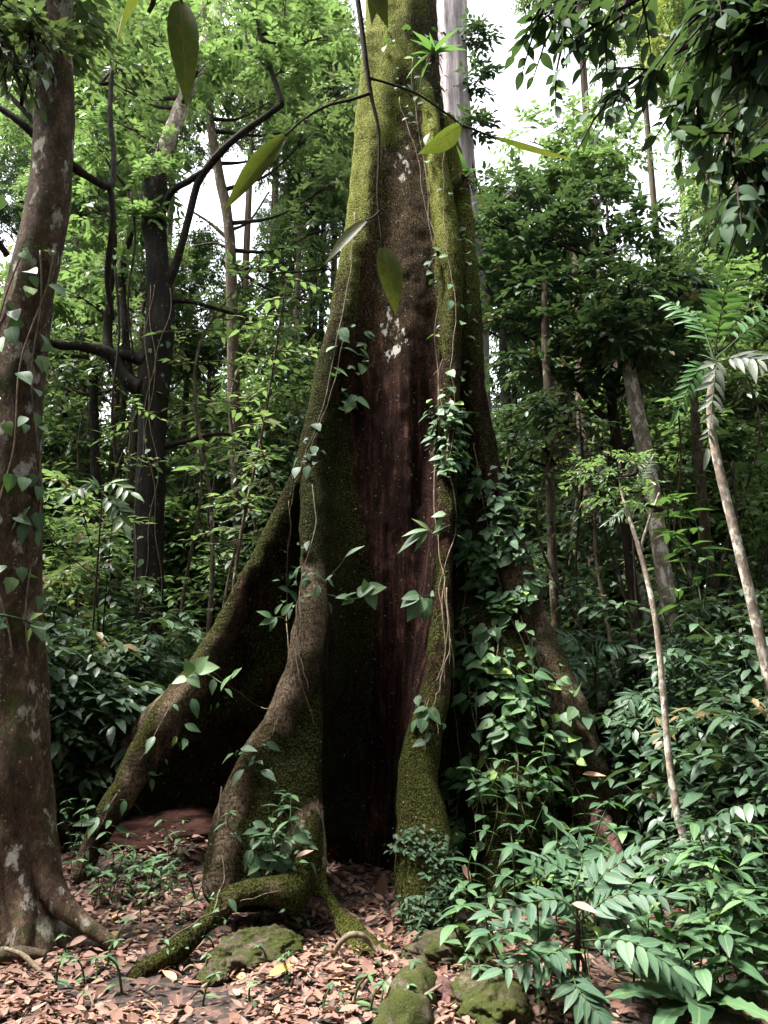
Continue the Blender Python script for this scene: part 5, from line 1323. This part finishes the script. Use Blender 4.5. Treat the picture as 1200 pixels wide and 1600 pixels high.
# ================================================================== broad leaved herbs, seedlings
def proto_herb(seed, h, tiers, lsize, tpl, name, cat, mat, lean=.1):
    r = np.random.default_rng(seed); t = thing(name, 'x', cat); st, fo = MB(), MB()
    for s in range(1 if tiers < 4 else 2):
        p = catmull([[r.normal(0, .03), r.normal(0, .03), -.05, .006], [r.normal(0, lean), r.normal(0, lean), h * .6, .005], [r.normal(0, lean * 2), r.normal(0, lean * 2), h, .003]], 14)
        tube(st, p, 5, 0, cap=False); a = r.uniform(0, 6)
        for i in range(tiers):
            q = p[int(4 + 9 * i / max(1, tiers - 1)), :3]; a += PI / 2 + r.normal(0, .3)
            for g in (0, PI) if i < tiers - 1 else (0, PI / 2, PI, 1.5 * PI):
                d = np.array([[math.cos(a + g), math.sin(a + g), r.uniform(-.25, .35)]]); scatter(fo, tpl, [q], d, [[r.normal(0, .15), r.normal(0, .15), 1]], [lsize * r.uniform(.6, 1.15) * (.7 if i == tiers - 1 else 1)], [np.clip(r.normal(.55, .2), 0, 1)])
    st.obj('stem', M['green_stem'], t); fo.obj('foliage', M[mat], t); return t


HB = [proto_herb(701, .45, 4, .19, leaf(7, .4, .12, .25, .85), 'broadleaf_herb', 'herb', 'herb'), proto_herb(702, .3, 3, .17, leaf(7, .44, .1, .3, .85), 'broadleaf_herb', 'herb', 'herb'), proto_herb(703, .6, 5, .17, leaf(7, .32, .12, .3, .85), 'broadleaf_herb', 'herb', 'vine')]
HBL = ['bushy broad leaved herb', 'low broad leaved herb', 'tall narrow leaved herb']
used = set()


def place_herb(x, y, Y, k, sc, where, on=None):
    p = P(x, y, Y) if on else np.array([P(x, y, Y)[0], Y, float(gz(P(x, y, Y)[0], Y))])
    if k in used: o = dup(HB[k], p, rng.uniform(0, 6.28), sc)
    else: used.add(k); o = HB[k]; o.location = p; o.scale = (sc, sc, sc)
    o['label'] = f"{HBL[k]} {where}"; o['group'] = 'broad leaved herbs around the giant'


for x, y, Y, k, sc, wh, on in ((830, 1235, 6.05, 0, .9, 'high on the sloping right buttress', 1), (815, 1300, 5.75, 2, .9, 'halfway down the right buttress', 1), (760, 1310, 5.7, 0, 1.0, 'on the right buttress beside the swollen foot', 1), (745, 1250, 5.9, 1, 1, 'in the fold right of the slim ridge', 1), (850, 1400, 5.2, 0, 1.15, 'behind the feathered shrub on the left', 0), (800, 1450, 4.9, 2, 1.1, 'left of the feathered shrub', 0), (760, 1480, 4.7, 1, 1.1, 'between the mossy rocks and the feathered shrub', 0), (940, 1380, 5.5, 2, 1.2, 'rising behind the feathered shrub tips', 0),
                               (720, 1500, 4.75, 2, .7, 'at the foot of the fern covered root', 0), (800, 1580, 4.05, 1, 1.2, 'at the bottom edge right of the mossy rocks', 0), (850, 1560, 3.95, 0, .9, 'at the bottom edge under the feathered shrub', 0), (735, 1530, 4.3, 1, .8, 'squeezed among the mossy rocks', 0), (960, 1590, 3.9, 1, 1, 'at the bottom edge below the feathered leaf tips', 0), (690, 1390, 5.35, 1, .7, 'hanging beside the reddish dead leaf', 1),
                               (430, 1335, 5.2, 0, .75, 'on the front buttress foot', 1), (395, 1320, 5.25, 1, .7, 'on the left of the front buttress foot', 1), (455, 1285, 5.3, 1, .6, 'small one high on the front buttress', 1), (170, 1385, 6.0, 2, .75, 'by the toe of the far left buttress', 0), (150, 1390, 5.8, 0, .7, 'between the mottled tree root and the left buttress', 0), (200, 1395, 5.9, 1, .8, 'at the mouth of the dark hollow', 0), (125, 1330, 6.0, 2, .6, 'climbing over the far left buttress toe', 1), (1030, 1450, 5.0, 0, 1.3, 'beneath the mossy sapling', 0), (1120, 1480, 4.6, 2, 1.3, 'at the right edge near the bottom', 0), (1180, 1540, 4.2, 0, 1.3, 'in the lower right corner', 0), (1100, 940, 6.6, 0, 1.3, 'catching light before the dark bank', 1), (1130, 1000, 6.4, 1, 1.5, 'pale one under the palm trunk', 1), (1085, 900, 6.8, 0, 1.5, 'bright one beside the pale blotchy trunk', 1)):
    place_herb(x, y, Y, k, sc, wh, on)
r = np.random.default_rng(88)
for i in range(26):
    x, Y = r.uniform(780, 1230), r.uniform(4.0, 5.6); place_herb(x, 1500, Y, int(r.integers(0, 3)), r.uniform(.7, 1.25), 'in the thick low growth at the lower right')
for i in range(9):
    x, Y = r.uniform(100, 260), r.uniform(5.6, 6.6); place_herb(x, 1500, Y, int(r.integers(0, 3)), r.uniform(.45, .8), 'between the mottled trunk and the dark hollow')
proto = proto_herb(711, .14, 2, .075, leaf(5, .42, .12, .25, .85), 'seedling', 'seedling', 'herb', .03)
first = True; r = np.random.default_rng(77)
for i in range(46):
    if i < 16: x, y, wh = r.uniform(180, 340), r.uniform(1385, 1450), 'on the litter before the dark hollow'
    elif i < 30: x, y, wh = r.uniform(300, 600), r.uniform(1500, 1590), 'on the sunlit litter at the bottom edge'
    elif i < 38: x, y, wh = r.uniform(640, 760), r.uniform(1490, 1590), 'among the mossy rocks'
    else: x, y, wh = r.uniform(20, 200), r.uniform(1470, 1580), 'on the litter below the mottled trunk'
    p = ground_at(x, y); sc = r.uniform(.6, 1.4)
    if first: o = proto; o.location = p; first = False
    else: o = dup(proto, p, r.uniform(0, 6.28), sc)
    o['label'] = 'tiny green seedling ' + wh; o['group'] = 'seedlings ' + wh

# ================================================================== rocks, logs, sticks, single dead leaves
def rock(label, x, y, Y, rx, rz, seed, mat='rock', ry=None, name='mossy_rock', cat='rock', lift=0):
    p = P(x, y, Y); g = float(gz(p[0], Y)); t_ = 64
    th, ph = np.meshgrid(np.linspace(0, 2 * PI, t_ * 2, endpoint=False), np.linspace(.02, PI - .02, t_), indexing='ij')
    V = np.stack([np.cos(th) * np.sin(ph), np.sin(th) * np.sin(ph), np.cos(ph)], -1).reshape(-1, 3)
    d = 1 + .55 * (vnoise(V + seed, 1.6, seed) - .5) + .3 * (vnoise(V + seed, 4, seed + 1) - .5) + .12 * (vnoise(V + seed, 11, seed + 2) - .5) + .07 * (vnoise(V + seed, 26, seed + 3) - .5)
    V = V * d[:, None] * np.array([rx * 1.1, ry or rx * .85, rz * .8])
    i, j = np.meshgrid(np.arange(t_ * 2), np.arange(t_ - 1), indexing='ij'); k = (i + 1) % (t_ * 2)
    q = np.stack([i * t_ + j, i * t_ + j + 1, k * t_ + j + 1, k * t_ + j], -1).reshape(-1, 4)
    me = make_mesh(name, V, np.zeros((0, 3), int), q); me.materials.append(M[mat]); o = link(name, me); o.location = (p[0], Y, g + rz * .1 + lift); o.rotation_euler = (0, 0, seed)
    return tag(o, label, cat)


rock('mossy rock at the bottom edge with bare dark top', 765, 1590, 4.1, .19, .15, 5)
rock('flat mossy rock behind the other mossy rocks', 720, 1510, 4.75, .24, .14, 6)
rock('dark mossy mound under the bent knee root', 400, 1490, 4.85, .26, .17, 7)
rock('small grey green stone on the litter by the knee root', 335, 1522, 4.6, .10, .07, 8)
rock('small pebble beside the moss green root toe', 640, 1505, 4.75, .06, .05, 9)
rock('low earth mound of red brown rotten wood inside the dark hollow', 300, 1350, 7.4, .75, .30, 10, 'earth', .5, 'earth_mound', 'mound', -.12)


def stick(name, label, cat, rows, mat, seg=10, wob=.2, seed=0, n=24):
    p = pxpath(rows, n); b = p[0, :3].copy(); p[:, :3] -= b; m = MB(); tube(m, p, seg, wob, seed); o = m.obj(name, M[mat]); o.location = b; return tag(o, label, cat)


stick('broken_log', 'purplish brown broken dead log leaning on the right buttress tip', 'log', [(928, 1268, 6.25, 9), (940, 1290, 6.15, 17), (960, 1340, 6.0, 17), (975, 1400, 5.8, 15), (985, 1470, 5.55, 12)], 'log', 14, .25, 5)
stick('split_log', 'torn red brown rotten wood chunk among the mossy rocks', 'log', [(672, 1530, 4.35, 5), (690, 1542, 4.3, 14), (705, 1570, 4.2, 15), (712, 1600, 4.1, 9)], 'log', 12, .3, 6)
stick('mossy_stump', 'mossy pointed stump leaning beside the feathered shrub', 'stump', [(738, 1478, 4.72, 5), (750, 1500, 4.7, 18), (775, 1525, 4.6, 18), (800, 1560, 4.5, 14), (815, 1600, 4.4, 12)], 'rock', 14, .25, 7)
stick('broken_log', 'black rotting log half hidden under the feathered shrub', 'log', [(795, 1510, 4.5, 10), (830, 1545, 4.4, 14), (870, 1590, 4.3, 14), (900, 1630, 4.2, 12)], 'log', 12, .25, 8)
stick('aerial_root', 'pale rope like root looping over the moss green root toe', 'root', [(516, 1502, 4.75, 3.5), (528, 1478, 4.72, 4.5), (545, 1462, 4.70, 5), (566, 1462, 4.72, 5), (580, 1475, 4.74, 4), (592, 1490, 4.72, 2.5)], 'stem', 8, .15, 9)
stick('fallen_branch', 'thick dead branch lying at the lower left edge', 'branch', [(-60, 1500, 4.75, 13), (0, 1493, 4.75, 12), (40, 1490, 4.78, 10), (72, 1492, 4.8, 7)], 'bark_thin', 12, .2, 10)
stick('fallen_twig', 'pale forked twig on the litter at the lower left', 'twig', [(8, 1482, 4.7, 3), (35, 1492, 4.68, 4), (50, 1505, 4.65, 4), (64, 1518, 4.6, 3)], 'stem', 7, .15, 11)
stick('fallen_twig', 'dry yellowish twig across the mossy rocks', 'twig', [(615, 1598, 3.98, 3), (645, 1570, 4.0, 4), (672, 1550, 4.05, 3), (690, 1538, 4.1, 2)], 'stem', 7, .15, 12)
for k, (x, y, x2, y2, lab) in enumerate(((115, 1530, 160, 1515, 'thin grey twig below the mottled tree root'), (420, 1570, 475, 1558, 'thin twig on the litter at the bottom edge'), (205, 1570, 250, 1590, 'short twig on the litter lower left'), (560, 1560, 590, 1540, 'crooked twig before the moss green root toe'), (330, 1450, 300, 1440, 'twig by the knee root tip'), *[(*q, 'small dry twig scattered on the litter at the lower left') for q in [(int(a), int(b), int(a + c), int(b + d)) for a, b, c, d in zip(np.random.default_rng(5).uniform(20, 560, 22), np.random.default_rng(6).uniform(1500, 1590, 22), np.random.default_rng(7).uniform(-40, 40, 22), np.random.default_rng(8).uniform(-14, 14, 22))]])):
    a, e = ground_at(x, y) + (0, 0, .02), ground_at(x2, y2) + (0, 0, .03); m = MB(); mid = (a + e) / 2 + (0, .02, .02)
    tube(m, catmull([[0, 0, 0, .007], [*(mid - a), .006], [*(e - a), .003]], 12), 6, .2, k); o = m.obj('fallen_twig', M['twig' if k % 2 else 'stem']); o.location = a; tag(o, lab, 'twig', 'dry twigs on the litter' if 'scattered' in lab else None)
for k, (x, y, Y, d, s, lab, on) in enumerate(((893, 1412, 4.0, (.6, -.3, -.35), .13, 'brown dead leaf caught on the feathered shrub', 1), (722, 1352, 5.2, (.3, -.2, -1), .11, 'reddish dead leaf hanging by the fern covered root', 1), (910, 1210, 6.2, (.9, -.2, -.3), .17, 'curled dry pink leaf on the right buttress crest', 1), (462, 1340, 5.1, (1, 0, .1), .12, 'pinkish dead leaf resting on the front buttress foot', 1), (420, 1545, 4.4, (1, .2, .1), .13, 'bright yellow leaf on the litter at the bottom edge', 0), (275, 1542, 4.5, (-.8, .4, .05), .10, 'tan fallen leaf lower left of the knee root', 0), (595, 1415, 5.3, (.1, 0, 1), .16, 'pale dead leaf standing in the dark recess', 0), (108, 1490, 4.8, (.8, .5, .1), .12, 'tan leaf on the litter below the mottled tree', 0))):
    p = P(x, y, Y) if on else ground_at(x, y) + (0, 0, .05); m = MB(); scatter(m, leaf(7, .5, .3, -.3, .8), [[0, 0, 0]], [d], [[.1, -.3, 1]], [s], [.97 if 'bright yellow' in lab else .72])
    o = m.obj('dead_leaf', M['litter']); o.location = p; tag(o, lab, 'leaf')

stick('surface_root', 'thick mossy surface root running out to the bottom edge centre', 'root', [(668, 1490, 4.88, 8), (654, 1520, 4.56, 20), (646, 1558, 4.22, 34), (630, 1604, 3.9, 38), (590, 1660, 3.66, 24)], 'rock', 26, .36, 21, 70)
# hanging lianas in the background
for k, (x, y0, y1, Y, rr, lab) in enumerate(((700, 330, 640, 10.0, 2, 'thin liana behind the giant right edge'), (180, 420, 760, 10.5, 2, 'thin liana hanging left of the forked tree'), (205, 300, 560, 10.7, 1.6, 'liana falling beside the forked tree limbs'), (330, 700, 860, 12, 1.8, 'liana crossing the bright leaves beside the slim trunk'), (650, 0, 10, 9, 2, ''), (1058, 620, 960, 8.3, 1.6, 'pale liana beside the pale blotchy trunk'), (905, 640, 1000, 9.0, 1.6, 'dark liana below the dark crowned tree'), (1145, 720, 1080, 8.5, 1.8, 'liana behind the slender palm'))):
    if not lab: continue
    stick('liana', lab, 'liana', [(x, y0, Y, rr), (x + 6, y0 * .7 + y1 * .3, Y, rr), (x - 5, y0 * .35 + y1 * .65, Y, rr), (x + 4, y1, Y, rr)], 'twig', 6, .1, k)

# ================================================================== light
SUN_EL, SUN_AZ = math.radians(64), math.radians(262)   # azimuth clockwise from +Y
w = bpy.data.worlds.new('World'); S.world = w; w.use_nodes = True; nt = w.node_tree
bg = nt.nodes['Background']; sky = nt.nodes.new('ShaderNodeTexSky'); sky.sky_type = 'NISHITA'; sky.sun_disc = False
sky.sun_elevation = SUN_EL; sky.sun_rotation = SUN_AZ; sky.dust_density = 3.0; sky.air_density = 1.0; sky.ozone_density = 1.0
hs = nt.nodes.new('ShaderNodeHueSaturation'); hs.inputs['Saturation'].default_value = .22
nt.links.new(sky.outputs[0], hs.inputs['Color']); nt.links.new(hs.outputs[0], bg.inputs[0]); bg.inputs[1].default_value = .11
sd = bpy.data.lights.new('sun', 'SUN'); sd.energy = 2.6; sd.angle = math.radians(12); sd.color = (1, .96, .9)
so = bpy.data.objects.new('sun', sd); COL.objects.link(so)
dv = Vector((math.sin(SUN_AZ) * math.cos(SUN_EL), math.cos(SUN_AZ) * math.cos(SUN_EL), math.sin(SUN_EL)))
so.rotation_euler = dv.to_track_quat('Z', 'Y').to_euler(); so.location = (-6, -8, 20)

S.render.engine = 'CYCLES'; c = S.cycles
c.max_bounces = 6; c.diffuse_bounces = 3; c.glossy_bounces = 2; c.transmission_bounces = 3; c.transparent_max_bounces = 4
c.caustics_reflective = False; c.caustics_refractive = False; c.use_adaptive_sampling = True; c.adaptive_threshold = .02
c.sample_clamp_indirect = 4
try:
    c.use_denoising = True; c.denoiser = 'OPENIMAGEDENOISE'
except Exception: pass
vs = S.view_settings; S.display_settings.display_device = 'sRGB'; vs.view_transform = 'Standard'; vs.look = 'None'; vs.gamma = 1; vs.exposure = 2.96; vs.use_curve_mapping = False
